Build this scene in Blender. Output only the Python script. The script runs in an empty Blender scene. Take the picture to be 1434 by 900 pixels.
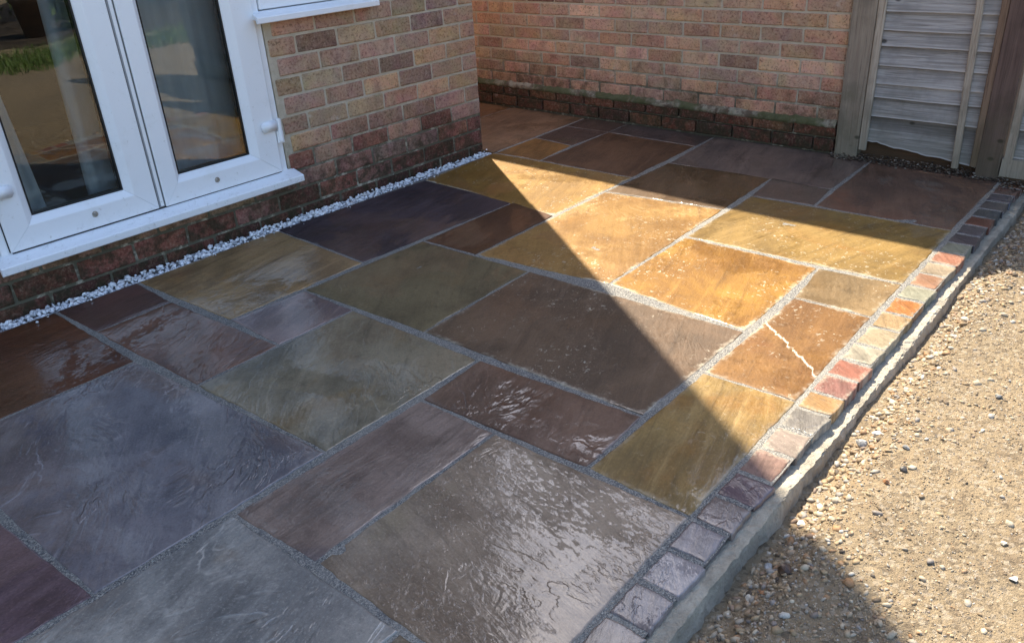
import bpy, bmesh, math, random
import numpy as np
from mathutils import Vector, Matrix, noise as mnoise

# ------------------------------------------------------------------ camera, sky, sun, exposure
SC = bpy.context.scene
COL = SC.collection
# world: x = along the house wall, y = -v (v = distance out from the house wall), z up, metres
cam = bpy.data.cameras.new('camera')
cam.lens = 28.464
cam.sensor_width = 36.0
cam.clip_start = 0.02
cam.clip_end = 2000.0
camo = bpy.data.objects.new('camera', cam)
COL.objects.link(camo)
RIGHT = Vector((0.64389751, -0.7631849, -0.05426612))
UP = -Vector((-0.37765264, -0.25533823, -0.89004543))
FWD = Vector((0.66541301, 0.59359178, -0.45263044))
camo.matrix_world = Matrix(((RIGHT.x, UP.x, -FWD.x, -0.85146),
                            (RIGHT.y, UP.y, -FWD.y, -2.81854),
                            (RIGHT.z, UP.z, -FWD.z, 1.13438),
                            (0, 0, 0, 1)))
SC.camera = camo

SUN_EL = math.radians(56.0)
SUN_H = Vector((0.582, 0.813)).normalized()          # horizontal direction towards the sun
world = bpy.data.worlds.new('World')
SC.world = world
world.use_nodes = True
wn = world.node_tree.nodes
wl = world.node_tree.links
sky = wn.new('ShaderNodeTexSky')
sky.sky_type = 'NISHITA'
sky.sun_disc = False
sky.sun_elevation = SUN_EL
sky.sun_rotation = math.atan2(SUN_H.x, SUN_H.y)
sky.air_density = 1.0
sky.dust_density = 1.6
sky.ozone_density = 1.0
bg = wn['Background']
bg.inputs['Strength'].default_value = 0.15
wl.new(sky.outputs['Color'], bg.inputs['Color'])

sun = bpy.data.lights.new('sun', 'SUN')
sun.energy = 5.0
sun.angle = math.radians(0.53)
sun.color = (1.0, 0.90, 0.74)
suno = bpy.data.objects.new('sun', sun)
COL.objects.link(suno)
sd = Vector((-SUN_H.x * math.cos(SUN_EL), -SUN_H.y * math.cos(SUN_EL), -math.sin(SUN_EL)))
suno.rotation_euler = sd.to_track_quat('-Z', 'Y').to_euler()
suno.location = (4, 5, 9)

SC.view_settings.view_transform = 'Standard'
SC.view_settings.look = 'None'
SC.view_settings.exposure = 1.45
SC.view_settings.gamma = 1.0
SC.view_settings.use_curve_mapping = False
SC.render.engine = 'CYCLES'
SC.cycles.use_denoising = True
SC.cycles.max_bounces = 8
SC.cycles.caustics_reflective = False
SC.cycles.caustics_refractive = False
SC.cycles.sample_clamp_indirect = 6.0

# ------------------------------------------------------------------ helpers
rng = random.Random(11)
NR = np.random.RandomState(5)


def lin(c):
    return tuple(((x / 255) / 12.92) if x / 255 <= 0.04045 else (((x / 255) + 0.055) / 1.055) ** 2.4 for x in c)


def W(u, v, z=0.0):
    return Vector((u, -v, z))


def link(name, mesh, mat=None, parent=None, smooth=False):
    if mat is not None:
        mesh.materials.clear()
        mesh.materials.append(mat)
    o = bpy.data.objects.new(name, mesh)
    COL.objects.link(o)
    if parent is not None:
        o.parent = parent
    if smooth:
        mesh.polygons.foreach_set('use_smooth', [True] * len(mesh.polygons))
    return o


def from_bm(name, bm, mat=None, parent=None, smooth=False):
    me = bpy.data.meshes.new(name)
    bm.normal_update()
    bm.to_mesh(me)
    bm.free()
    return link(name, me, mat, parent, smooth)


def empty(name, loc=(0, 0, 0)):
    o = bpy.data.objects.new(name, None)
    COL.objects.link(o)
    o.location = loc
    return o


def tag(o, label=None, cat=None, group=None, kind=None):
    if label: o['label'] = label
    if cat: o['category'] = cat
    if group: o['group'] = group
    if kind: o['kind'] = kind
    return o


def bbox(bm, u0, u1, v0, v1, z0, z1):
    """axis box in u, v, z"""
    vs = [bm.verts.new(W(u, v, z)) for u in (u0, u1) for v in (v0, v1) for z in (z0, z1)]
    for f in ((0, 1, 3, 2), (4, 6, 7, 5), (0, 4, 5, 1), (2, 3, 7, 6), (0, 2, 6, 4), (1, 5, 7, 3)):
        bm.faces.new([vs[i] for i in f])
    bmesh.ops.recalc_face_normals(bm, faces=bm.faces)
    return bm


def box_obj(name, u0, u1, v0, v1, z0, z1, mat, parent=None, bevel=0.0, seg=2):
    bm = bmesh.new()
    bbox(bm, u0, u1, v0, v1, z0, z1)
    if bevel:
        bmesh.ops.bevel(bm, geom=bm.edges[:], offset=bevel, segments=seg, affect='EDGES', profile=0.6)
    return from_bm(name, bm, mat, parent)


class NT:
    """small node builder"""
    def __init__(self, name):
        self.m = bpy.data.materials.new(name)
        self.m.use_nodes = True
        self.t = self.m.node_tree
        self.n = self.t.nodes
        self.b = self.n['Principled BSDF']
        self.out = self.n['Material Output']

    def add(self, typ, **kw):
        nd = self.n.new(typ)
        for k, v in kw.items():
            setattr(nd, k, v)
        return nd

    def set(self, sock, val):
        if isinstance(val, bpy.types.NodeSocket):
            self.t.links.new(val, sock)
        elif isinstance(val, (tuple, list)) and len(val) == 3 and sock.type == 'RGBA':
            sock.default_value = (*val, 1.0)
        else:
            sock.default_value = val

    def math(self, op, a, b=None, c=None, clamp=False):
        nd = self.add('ShaderNodeMath', operation=op, use_clamp=clamp)
        self.set(nd.inputs[0], a)
        if b is not None: self.set(nd.inputs[1], b)
        if c is not None: self.set(nd.inputs[2], c)
        return nd.outputs[0]

    def vmath(self, op, a, b=None):
        nd = self.add('ShaderNodeVectorMath', operation=op)
        self.set(nd.inputs[0], a)
        if b is not None: self.set(nd.inputs[1], b)
        return nd.outputs[0]

    def noise(self, vec, scale, detail=4.0, rough=0.8, dist=0.0, out='Fac'):
        nd = self.add('ShaderNodeTexNoise')
        if vec is not None: self.set(nd.inputs['Vector'], vec)
        nd.inputs['Scale'].default_value = scale
        nd.inputs['Detail'].default_value = detail
        nd.inputs['Roughness'].default_value = rough
        nd.inputs['Distortion'].default_value = dist
        return nd.outputs[out]

    def voronoi(self, vec, scale, feature='F1', out='Distance'):
        nd = self.add('ShaderNodeTexVoronoi', feature=feature)
        if vec is not None: self.set(nd.inputs['Vector'], vec)
        nd.inputs['Scale'].default_value = scale
        return nd.outputs[out]

    def remap(self, x, a, b, c=0.0, d=1.0, smooth=True):
        nd = self.add('ShaderNodeMapRange')
        nd.interpolation_type = 'SMOOTHSTEP' if smooth else 'LINEAR'
        self.set(nd.inputs['Value'], x)
        for k, v in (('From Min', a), ('From Max', b), ('To Min', c), ('To Max', d)):
            self.set(nd.inputs[k], v)
        return nd.outputs[0]

    def mix(self, fac, a, b, mode='MIX'):
        nd = self.add('ShaderNodeMix', data_type='RGBA', blend_type=mode)
        self.set(nd.inputs[0], fac)
        self.set(nd.inputs[6], a)
        self.set(nd.inputs[7], b)
        return nd.outputs[2]

    def ramp(self, fac, stops):
        nd = self.add('ShaderNodeValToRGB')
        self.set(nd.inputs[0], fac)
        cr = nd.color_ramp
        while len(cr.elements) < len(stops):
            cr.elements.new(0.5)
        for e, (p, c) in zip(cr.elements, stops):
            e.position = p
            e.color = (*c, 1.0) if len(c) == 3 else c
        return nd.outputs[0]

    def bump(self, height, dist, strength=1.0, normal=None):
        nd = self.add('ShaderNodeBump')
        nd.inputs['Strength'].default_value = strength
        nd.inputs['Distance'].default_value = dist
        self.set(nd.inputs['Height'], height)
        if normal is not None: self.set(nd.inputs['Normal'], normal)
        return nd.outputs[0]

    def scale(self, vec, s):
        nd = self.add('ShaderNodeMapping')
        self.set(nd.inputs['Vector'], vec)
        nd.inputs['Scale'].default_value = s
        return nd.outputs[0]

    def pos(self):
        return self.add('ShaderNodeNewGeometry').outputs['Position']

    def obj(self):
        """object coordinates shifted by a per-object random amount"""
        tc = self.add('ShaderNodeTexCoord').outputs['Object']
        r = self.add('ShaderNodeObjectInfo').outputs['Random']
        k = self.math('MULTIPLY', r, 57.0)
        cb = self.add('ShaderNodeCombineXYZ')
        for i in range(3): self.set(cb.inputs[i], k)
        return self.vmath('ADD', tc, cb.outputs[0])

    def island(self):
        return self.add('ShaderNodeNewGeometry').outputs['Random Per Island']


# ------------------------------------------------------------------ materials
def slab_material(name, c1, c2, c3=None, seed=0.0, ang=0.0, streak=0.0, wet=0.6, terr=1.0, haze=0.0, drops=0.0, vein=None, sc=1.0):
    """riven sandstone: c1/c2 cloud colours, c3 rusty staining, streak = strength of the bedding lines"""
    t = NT(name)
    at = t.add('ShaderNodeAttribute', attribute_name='luv').outputs['Vector']
    edge = t.add('ShaderNodeAttribute', attribute_name='edge').outputs['Fac']
    mp = t.add('ShaderNodeMapping')
    t.set(mp.inputs['Vector'], at)
    mp.inputs['Location'].default_value = (seed * 3.7, seed * 1.9, seed * 5.3)
    mp.inputs['Rotation'].default_value = (0, 0, ang)
    mp.inputs['Scale'].default_value = (sc, sc, sc)
    co = mp.outputs[0]
    cs = t.scale(co, (3.0, 26.0, 3.0))
    cloud = t.noise(co, 3.2, 7.0, 0.6, 0.6)
    grain = t.noise(cs, 1.0, 6.0, 0.65, 0.4)
    fine = t.noise(co, 170.0, 3.0, 0.75)
    mott = t.noise(co, 26.0, 5.0, 0.65, 0.5)
    c1 = tuple(x * 0.80 for x in c1)
    c2 = tuple(min(0.85, x * 1.12) for x in c2)
    if c3 is None:
        g_ = sum(c1) / 3
        c3 = (c1[0] * 1.14, (c1[1] * 0.8 + g_ * 0.2) * 1.04, c1[2] * 0.86)
    col = t.mix(t.remap(cloud, 0.36, 0.64), c1, c2)
    if c3 is not None:
        rust = t.noise(co, 2.1, 5.0, 0.6, 1.2)
        col = t.mix(t.math('MULTIPLY', t.remap(rust, 0.52, 0.68), 0.75), col, c3)
    dark = tuple(x * 0.55 for x in c1)
    lite = tuple(min(1, x * 1.35 + 0.02) for x in c2)
    col = t.mix(t.math('MULTIPLY', t.remap(grain, 0.52, 0.72), 0.40 + 0.55 * streak), col, dark)
    col = t.mix(t.math('MULTIPLY', t.remap(grain, 0.5, 0.3), 0.16 + 0.6 * streak), col, lite)
    col = t.mix(t.math('MULTIPLY', t.remap(mott, 0.5, 0.72), 0.35), col, dark)
    col = t.mix(t.math('MULTIPLY', t.remap(fine, 0.52, 0.72), 0.4), col, lite)
    col = t.mix(t.math('MULTIPLY', t.remap(fine, 0.46, 0.30), 0.45), col, dark)
    # split bedding: terraces
    tn = t.noise(t.scale(co, (1.0, 1.7, 1.0)), 2.6, 5.0, 0.55, 0.9)
    k = t.math('MULTIPLY', tn, 9.0)
    fr = t.math('FRACT', k)
    ss = t.remap(fr, 0.36, 0.64)
    tmask = t.remap(t.noise(co, 4.5, 3.0, 0.6), 0.44, 0.62)
    stp = t.math('ADD', t.math('MULTIPLY', tmask, t.math('SUBTRACT', ss, fr)), t.math('MULTIPLY', tn, 1.6))
    lip = t.math('SUBTRACT', 1.0, t.math('MULTIPLY', t.math('ABSOLUTE', t.math('SUBTRACT', fr, 0.5)), 7.0), clamp=True)
    lipmask = t.math('MULTIPLY', lip, t.remap(t.noise(co, 9.0, 3.0), 0.5, 0.66))
    col = t.mix(t.math('MULTIPLY', lipmask, 0.30 * terr * 1.0), col, lite)
    if haze:
        patch = t.remap(t.noise(co, 6.0, 3.0), 0.42, 0.62)
        hz = t.math('MULTIPLY', t.remap(t.math('ADD', edge, t.math('MULTIPLY', t.noise(co, 55.0, 5.0, 0.7), 0.05)), 0.042, 0.020), t.math('MULTIPLY', patch, haze))
        spots = t.math('MULTIPLY', t.remap(t.noise(co, 75.0, 3.0, 0.6, 0.8), 0.60, 0.68), t.remap(t.noise(co, 4.0, 3.0), 0.45, 0.62))
        hz = t.math('MAXIMUM', hz, t.math('MULTIPLY', spots, haze))
        col = t.mix(hz, col, (0.48, 0.43, 0.33))
    else:
        hz = 0.0
    if vein is not None:
        # a dried-out crack: distance to a wandering line through the slab (local metres, along x)
        x0, wob, wd, sd2 = vein
        sp = t.add('ShaderNodeSeparateXYZ')
        t.set(sp.inputs[0], at)
        wn_ = t.noise(t.scale(at, (0.0, 1.0, 0.0)), 9.0, 5.0, 0.7)
        line = t.math('ADD', x0, t.math('ADD', t.math('MULTIPLY', t.math('SUBTRACT', wn_, 0.5), wob), t.math('MULTIPLY', sp.outputs[1], sd2)))
        dd = t.math('ABSOLUTE', t.math('SUBTRACT', sp.outputs[0], line))
        dd = t.math('ADD', dd, t.math('MULTIPLY', t.math('SUBTRACT', t.noise(at, 90.0, 4.0), 0.5), wd * 2.0))
        vm = t.math('MULTIPLY', t.remap(dd, wd, wd * 0.5), t.remap(t.noise(at, 22.0, 3.0), 0.34, 0.46))
        col = t.mix(t.math('MULTIPLY', vm, 0.85), col, (0.50, 0.44, 0.34))
    t.set(t.b.inputs['Base Color'], col)
    pud = t.noise(co, 2.4, 4.0, 0.55, 0.8)
    speck = t.noise(t.scale(co, (1.0, 2.2, 1.0)), 48.0, 4.0, 0.6, 0.5)
    wsum = t.math('ADD', pud, t.math('MULTIPLY', t.math('SUBTRACT', mott, 0.5), 0.25))
    wsum = t.math('ADD', wsum, t.math('MULTIPLY', t.math('SUBTRACT', speck, 0.5), 0.30 + 0.5 * drops))
    wetm = t.remap(wsum, 0.61 - 0.26 * wet, 0.69 - 0.26 * wet)
    if haze:
        wetm = t.math('MULTIPLY', wetm, t.math('SUBTRACT', 1.0, hz, clamp=True))
    t.set(t.b.inputs['Roughness'], t.remap(wetm, 0.0, 1.0, 0.60, 0.42))
    t.b.inputs['Specular IOR Level'].default_value = 0.22
    h = t.math('ADD', t.math('MULTIPLY', stp, 0.0018 * terr), t.math('MULTIPLY', fine, 0.0005))
    h = t.math('ADD', h, t.math('MULTIPLY', grain, 0.0014 + 0.0055 * streak))
    h = t.math('ADD', h, t.math('MULTIPLY', mott, 0.0012))
    h = t.math('ADD', h, t.math('MULTIPLY', speck, 0.0010))
    t.set(t.b.inputs['Normal'], t.bump(h, 1.0))
    # film of water
    t.set(t.b.inputs['Coat Weight'], t.remap(wetm, 0.0, 1.0, 0.10 if wet > 0.3 else 0.03, 1.0))
    t.set(t.b.inputs['Coat Roughness'], t.remap(wetm, 0.0, 1.0, 0.28, 0.018))
    t.b.inputs['Coat IOR'].default_value = 1.62
    hw = t.math('ADD', t.math('MULTIPLY', stp, 0.0011 * terr), t.math('MULTIPLY', grain, 0.0003 + 0.0032 * streak))
    if drops:
        dr = t.remap(t.noise(t.scale(co, (0.7, 1.5, 1.0)), 55.0, 3.0, 0.5, 0.6), 0.5, 0.62)
        dm = t.remap(t.noise(co, 5.0, 2.0), 0.4, 0.6)
        hw = t.math('ADD', hw, t.math('MULTIPLY', t.math('MULTIPLY', dr, dm), 0.0013 * drops))
    hw = t.math('ADD', hw, t.math('MULTIPLY', mott, 0.00055))
    hw = t.math('ADD', hw, t.math('MULTIPLY', t.noise(co, 9.0, 3.0, 0.5, 0.6), 0.0013))
    t.set(t.b.inputs['Coat Normal'], t.bump(hw, 1.0))
    return t.m


def mat_joint():
    t = NT('jointing_grit')
    p = t.pos()
    sp = t.voronoi(p, 430.0, out='Color')
    bw = t.add('ShaderNodeSeparateColor')
    t.set(bw.inputs[0], sp)
    g = t.ramp(bw.outputs[0], [(0.0, (0.035, 0.035, 0.037)), (0.35, (0.12, 0.12, 0.115)), (0.7, (0.22, 0.21, 0.19)), (1.0, (0.40, 0.37, 0.31))])
    big = t.noise(p, 3.0, 4.0)
    g = t.mix(t.math('MULTIPLY', t.remap(big, 0.4, 0.65), 0.35), g, (0.36, 0.33, 0.27))
    t.set(t.b.inputs['Base Color'], g)
    t.b.inputs['Roughness'].default_value = 0.6
    h = t.math('ADD', t.math('MULTIPLY', t.voronoi(p, 430.0), -0.002), t.math('MULTIPLY', t.noise(p, 60.0, 4.0), 0.004))
    t.set(t.b.inputs['Normal'], t.bump(h, 1.0))
    return t.m


def mat_brick(name, sandy=0.5, damp=0.0):
    t = NT(name)
    oi = t.add('ShaderNodeObjectInfo')
    base = oi.outputs['Color']
    co = t.obj()
    n1 = t.noise(co, 9.0, 5.0, 0.6, 0.8)
    n2 = t.noise(co, 95.0, 4.0, 0.75)
    hue = t.noise(co, 7.0, 3.0, 0.6, 0.6, 'Color')
    base = t.mix(0.5, base, t.mix(1.0, base, t.mix(0.55, (1.0, 1.0, 1.0), t.mix(1.0, hue, (2.0, 2.0, 2.0), 'MULTIPLY')), 'MULTIPLY'))
    band = t.noise(t.scale(co, (16.0, 1.5, 1.5)), 1.0, 3.0, 0.5)
    col = t.mix(t.math('MULTIPLY', t.remap(band, 0.42, 0.66), 0.5), base, t.mix(1.0, base, (1.25, 1.25, 1.15), 'MULTIPLY'))
    col = t.mix(t.math('MULTIPLY', t.remap(n1, 0.5, 0.68), 0.55), col, t.mix(1.0, base, (0.55, 0.5, 0.52), 'MULTIPLY'))
    col = t.mix(t.math('MULTIPLY', t.remap(n2, 0.5, 0.68), 0.5 * sandy), col, (0.66, 0.55, 0.41))
    col = t.mix(t.math('MULTIPLY', t.remap(n2, 0.48, 0.36), 0.8), col, t.mix(1.0, base, (0.4, 0.37, 0.36), 'MULTIPLY'))
    # efflorescence and chalk on some bricks
    ef = t.math('MULTIPLY', t.remap(t.noise(co, 14.0, 5.0, 0.7), 0.58, 0.72), t.remap(oi.outputs['Random'], 0.55, 0.9))
    col = t.mix(t.math('MULTIPLY', ef, 0.55), col, (0.6, 0.52, 0.45))
    # moss low on the wall
    p = t.pos()
    sp = t.add('ShaderNodeSeparateXYZ')
    t.set(sp.inputs[0], p)
    mz = t.math('ADD', sp.outputs[2], t.math('MULTIPLY', t.math('SUBTRACT', t.noise(p, 4.0, 5.0), 0.5), 0.75))
    ms = t.math('MULTIPLY', t.remap(mz, 0.34, 0.02), t.remap(t.noise(p, 24.0, 5.0, 0.7), 0.40, 0.60))
    col = t.mix(t.math('MULTIPLY', ms, 0.8), col, (0.05, 0.05, 0.025))
    damp = t.remap(mz, 0.40, -0.02)
    col = t.mix(t.math('MULTIPLY', damp, 0.55), col, t.mix(1.0, col, (0.45, 0.36, 0.34), 'MULTIPLY'))
    t.set(t.b.inputs['Base Color'], col)
    t.b.inputs['Roughness'].default_value = 0.82
    t.b.inputs['Specular IOR Level'].default_value = 0.25
    h = t.math('ADD', t.math('MULTIPLY', n2, 0.0032), t.math('MULTIPLY', n1, 0.004))
    t.set(t.b.inputs['Normal'], t.bump(h, 1.0))
    return t.m


def mat_mortar():
    t = NT('wall_mortar')
    p = t.pos()
    n = t.noise(p, 16.0, 5.0, 0.6)
    f = t.noise(p, 220.0, 3.0, 0.7)
    col = t.mix(t.remap(n, 0.4, 0.65), (0.50, 0.43, 0.32), (0.58, 0.51, 0.40))
    col = t.mix(t.math('MULTIPLY', t.remap(f, 0.5, 0.7), 0.5), col, (0.36, 0.31, 0.23))
    sp = t.add('ShaderNodeSeparateXYZ')
    t.set(sp.inputs[0], p)
    mz = t.math('ADD', sp.outputs[2], t.math('MULTIPLY', t.math('SUBTRACT', t.noise(p, 5.0, 5.0), 0.5), 0.5))
    ms = t.math('MULTIPLY', t.remap(mz, 0.36, 0.14), t.remap(t.noise(p, 22.0, 4.0, 0.65), 0.28, 0.48))
    col = t.mix(t.math('MULTIPLY', ms, 0.85), col, (0.05, 0.048, 0.025))
    t.set(t.b.inputs['Base Color'], col)
    t.b.inputs['Roughness'].default_value = 0.9
    h = t.math('ADD', t.math('MULTIPLY', n, 0.006), t.math('MULTIPLY', f, 0.0025))
    t.set(t.b.inputs['Normal'], t.bump(h, 1.0))
    return t.m


def mat_far_brick(ax):
    """brickwork far above the picture: pattern only"""
    t = NT('upper_brickwork_' + ax)
    p = t.pos()
    sp = t.add('ShaderNodeSeparateXYZ')
    t.set(sp.inputs[0], p)
    cb = t.add('ShaderNodeCombineXYZ')
    t.set(cb.inputs[0], sp.outputs[0 if ax == 'x' else 1])
    t.set(cb.inputs[1], sp.outputs[2])
    br = t.add('ShaderNodeTexBrick')
    t.set(br.inputs['Vector'], cb.outputs[0])
    br.inputs['Scale'].default_value = 1.0
    br.inputs['Brick Width'].default_value = 0.215
    br.inputs['Row Height'].default_value = 0.0765
    br.inputs['Mortar Size'].default_value = 0.005
    br.inputs['Color1'].default_value = (0.26, 0.15, 0.11, 1)
    br.inputs['Color2'].default_value = (0.2, 0.13, 0.11, 1)
    br.inputs['Mortar'].default_value = (0.4, 0.34, 0.24, 1)
    c = t.mix(t.math('MULTIPLY', t.remap(t.noise(p, 40.0, 5.0), 0.4, 0.7), 0.5), br.outputs['Color'], (0.3, 0.22, 0.16))
    t.set(t.b.inputs['Base Color'], c)
    t.b.inputs['Roughness'].default_value = 0.85
    t.set(t.b.inputs['Normal'], t.bump(t.math('MULTIPLY', br.outputs['Fac'], -0.004), 1.0))
    return t.m


def mat_simple(name, col, rough=0.5, spec=0.5, metal=0.0, nscale=None, namt=0.25, bump=0.0):
    t = NT(name)
    t.b.inputs['Roughness'].default_value = rough
    t.b.inputs['Specular IOR Level'].default_value = spec
    t.b.inputs['Metallic'].default_value = metal
    if nscale:
        n = t.noise(t.obj(), nscale, 5.0, 0.65)
        c = t.mix(t.remap(n, 0.35, 0.65), tuple(x * (1 - namt) for x in col), tuple(min(1, x * (1 + namt)) for x in col))
        t.set(t.b.inputs['Base Color'], c)
        if bump:
            t.set(t.b.inputs['Normal'], t.bump(t.math('MULTIPLY', n, bump), 1.0))
    else:
        t.b.inputs['Base Color'].default_value = (*col, 1)
    return t.m


def mat_upvc():
    t = NT('white_upvc')
    p = t.pos()
    n = t.noise(p, 9.0, 5.0, 0.65, 0.5)
    s = t.noise(p, 60.0, 4.0, 0.7)
    c = t.mix(t.math('MULTIPLY', t.remap(n, 0.5, 0.75), 0.3), (0.86, 0.87, 0.88), (0.70, 0.70, 0.66))
    c = t.mix(t.math('MULTIPLY', t.math('MULTIPLY', t.remap(s, 0.62, 0.74), t.remap(n, 0.4, 0.6)), 0.55), c, (0.34, 0.31, 0.25))
    t.set(t.b.inputs['Base Color'], c)
    sp = t.add('ShaderNodeSeparateXYZ')
    t.set(sp.inputs[0], p)
    low = t.remap(t.math('ADD', sp.outputs[2], t.math('MULTIPLY', n, 0.12)), 0.33, 0.22)
    spl = t.math('MULTIPLY', low, t.remap(t.noise(p, 45.0, 6.0, 0.8, 0.8), 0.54, 0.70))
    c = t.mix(t.math('MULTIPLY', spl, 0.5), c, (0.30, 0.27, 0.22))
    t.set(t.b.inputs['Base Color'], c)
    t.set(t.b.inputs['Roughness'], t.remap(n, 0.3, 0.7, 0.28, 0.45))
    t.b.inputs['Specular IOR Level'].default_value = 0.4
    return t.m


def mat_glass():
    t = NT('window_glass')
    fr = t.add('ShaderNodeFresnel')
    fr.inputs['IOR'].default_value = 1.62
    tr = t.add('ShaderNodeBsdfTransparent')
    tr.inputs['Color'].default_value = (0.96, 0.98, 0.975, 1)
    gl = t.add('ShaderNodeBsdfGlossy')
    gl.inputs['Roughness'].default_value = 0.0
    nb = t.bump(t.math('MULTIPLY', t.noise(t.pos(), 2.2, 1.0), 0.004), 1.0)
    t.set(gl.inputs['Normal'], nb)
    mx = t.add('ShaderNodeMixShader')
    t.set(mx.inputs[0], fr.outputs[0])
    t.set(mx.inputs[1], tr.outputs[0])
    t.set(mx.inputs[2], gl.outputs[0])
    t.t.links.new(mx.outputs[0], t.out.inputs['Surface'])
    return t.m


def mat_wood(name, c1, c2, c3, axis='v', wet=0.6, laps=False):
    t = NT(name)
    co = t.obj()
    s = (1.6, 1.6, 60.0) if axis == 'v' else (34.0, 34.0, 1.6)
    g = t.noise(t.scale(co, s), 1.4, 7.0, 0.65, 0.8)
    g2 = t.noise(t.scale(co, tuple(x * 3.2 for x in s)), 1.0, 4.0, 0.6, 0.3)
    big = t.noise(co, 5.0, 4.0, 0.6)
    c = t.mix(t.remap(g, 0.35, 0.65), c1, c2)
    c = t.mix(t.math('MULTIPLY', t.remap(g2, 0.52, 0.7), 0.55), c, c3)
    c = t.mix(t.math('MULTIPLY', t.remap(big, 0.46, 0.66), 0.65), c, tuple(x * 0.5 for x in c1))
    kn = t.voronoi(t.scale(co, (7.0, 7.0, 11.0)), 1.0)
    c = t.mix(t.math('MULTIPLY', t.remap(kn, 0.13, 0.05), 0.8), c, tuple(x * 0.35 for x in c3))
    p = t.pos()
    sp = t.add('ShaderNodeSeparateXYZ')
    t.set(sp.inputs[0], p)
    gz = t.math('ADD', sp.outputs[2], t.math('MULTIPLY', t.math('SUBTRACT', t.noise(p, 8.0, 4.0), 0.5), 0.5))
    c = t.mix(t.math('MULTIPLY', t.remap(gz, 0.42, 0.05), 0.35), c, (0.10, 0.105, 0.05))
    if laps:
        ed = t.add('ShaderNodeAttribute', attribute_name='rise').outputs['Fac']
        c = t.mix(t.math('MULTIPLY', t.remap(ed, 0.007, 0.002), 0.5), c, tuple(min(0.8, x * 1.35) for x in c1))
        c = t.mix(t.math('MULTIPLY', t.remap(t.math('ADD', ed, t.math('MULTIPLY', big, 0.02)), 0.060, 0.095), 0.45), c, tuple(x * 0.5 for x in c3))  # darkening under each lap: shade of the overlapping slat put into the colour
    t.set(t.b.inputs['Base Color'], c)
    t.b.inputs['Roughness'].default_value = 0.8
    t.b.inputs['Specular IOR Level'].default_value = 0.25
    h = t.math('ADD', t.math('MULTIPLY', g, 0.0018), t.math('MULTIPLY', g2, 0.0010))
    t.set(t.b.inputs['Normal'], t.bump(h, 1.0))
    return t.m


def mat_pebbles(name, stops, rough=0.85):
    t = NT(name)
    c = t.ramp(t.island(), stops)
    n = t.noise(t.pos(), 90.0, 4.0, 0.6)
    c = t.mix(t.math('MULTIPLY', t.remap(n, 0.45, 0.7), 0.4), c, t.mix(1.0, c, (0.45, 0.42, 0.38), 'MULTIPLY'))
    t.set(t.b.inputs['Base Color'], c)
    t.b.inputs['Roughness'].default_value = rough
    t.b.inputs['Specular IOR Level'].default_value = 0.35
    t.set(t.b.inputs['Normal'], t.bump(t.math('MULTIPLY', n, 0.002), 1.0))
    return t.m


def mat_ground():
    t = NT('sandy_ground')
    p = t.pos()
    big = t.noise(p, 1.6, 5.0, 0.6, 0.4)
    mid = t.noise(p, 14.0, 6.0, 0.65)
    fine = t.noise(p, 160.0, 4.0, 0.7)
    gr = t.voronoi(p, 120.0, out='Color')
    sc = t.add('ShaderNodeSeparateColor')
    t.set(sc.inputs[0], gr)
    col = t.mix(t.remap(big, 0.38, 0.62), (0.42, 0.32, 0.20), (0.36, 0.28, 0.18))
    col = t.mix(t.math('MULTIPLY', t.remap(mid, 0.5, 0.68), 0.6), col, (0.24, 0.18, 0.12))
    col = t.mix(t.math('MULTIPLY', t.remap(mid, 0.45, 0.3), 0.4), col, (0.52, 0.42, 0.29))
    col = t.mix(t.math('MULTIPLY', t.remap(sc.outputs[0], 0.72, 0.9), 0.55), col, (0.55, 0.47, 0.36))
    col = t.mix(t.math('MULTIPLY', t.remap(sc.outputs[1], 0.75, 0.95), 0.6), col, (0.14, 0.11, 0.08))
    col = t.mix(t.math('MULTIPLY', t.remap(fine, 0.55, 0.75), 0.5), col, (0.2, 0.155, 0.1))
    col = t.mix(1.0, col, (0.80, 0.80, 0.80), 'MULTIPLY')
    t.set(t.b.inputs['Base Color'], col)
    t.b.inputs['Roughness'].default_value = 0.92
    t.b.inputs['Specular IOR Level'].default_value = 0.15
    h = t.math('ADD', t.math('MULTIPLY', mid, 0.018), t.math('MULTIPLY', fine, 0.007))
    h = t.math('ADD', h, t.math('MULTIPLY', t.noise(p, 60.0, 5.0, 0.75), 0.016))
    t.set(t.b.inputs['Normal'], t.bump(h, 1.0))
    return t.m


def mat_concrete():
    t = NT('haunch_concrete')
    p = t.pos()
    n = t.noise(p, 12.0, 6.0, 0.65)
    f = t.noise(p, 150.0, 4.0, 0.7)
    pit = t.voronoi(p, 70.0)
    c = t.mix(t.remap(n, 0.36, 0.64), (0.29, 0.255, 0.195), (0.44, 0.39, 0.305))
    c = t.mix(t.math('MULTIPLY', t.remap(f, 0.52, 0.72), 0.45), c, (0.22, 0.2, 0.17))
    c = t.mix(t.math('MULTIPLY', t.remap(n, 0.6, 0.72), 0.6), c, (0.22, 0.19, 0.15))
    t.set(t.b.inputs['Base Color'], c)
    t.b.inputs['Roughness'].default_value = 0.85
    h = t.math('ADD', t.math('MULTIPLY', n, 0.014), t.math('MULTIPLY', f, 0.006))
    t.set(t.b.inputs['Normal'], t.bump(h, 1.0))
    return t.m


def mat_leaf(name, c1, c2):
    t = NT(name)
    c = t.mix(t.island(), c1, c2)
    t.set(t.b.inputs['Base Color'], c)
    t.b.inputs['Roughness'].default_value = 0.5
    return t.m


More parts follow.
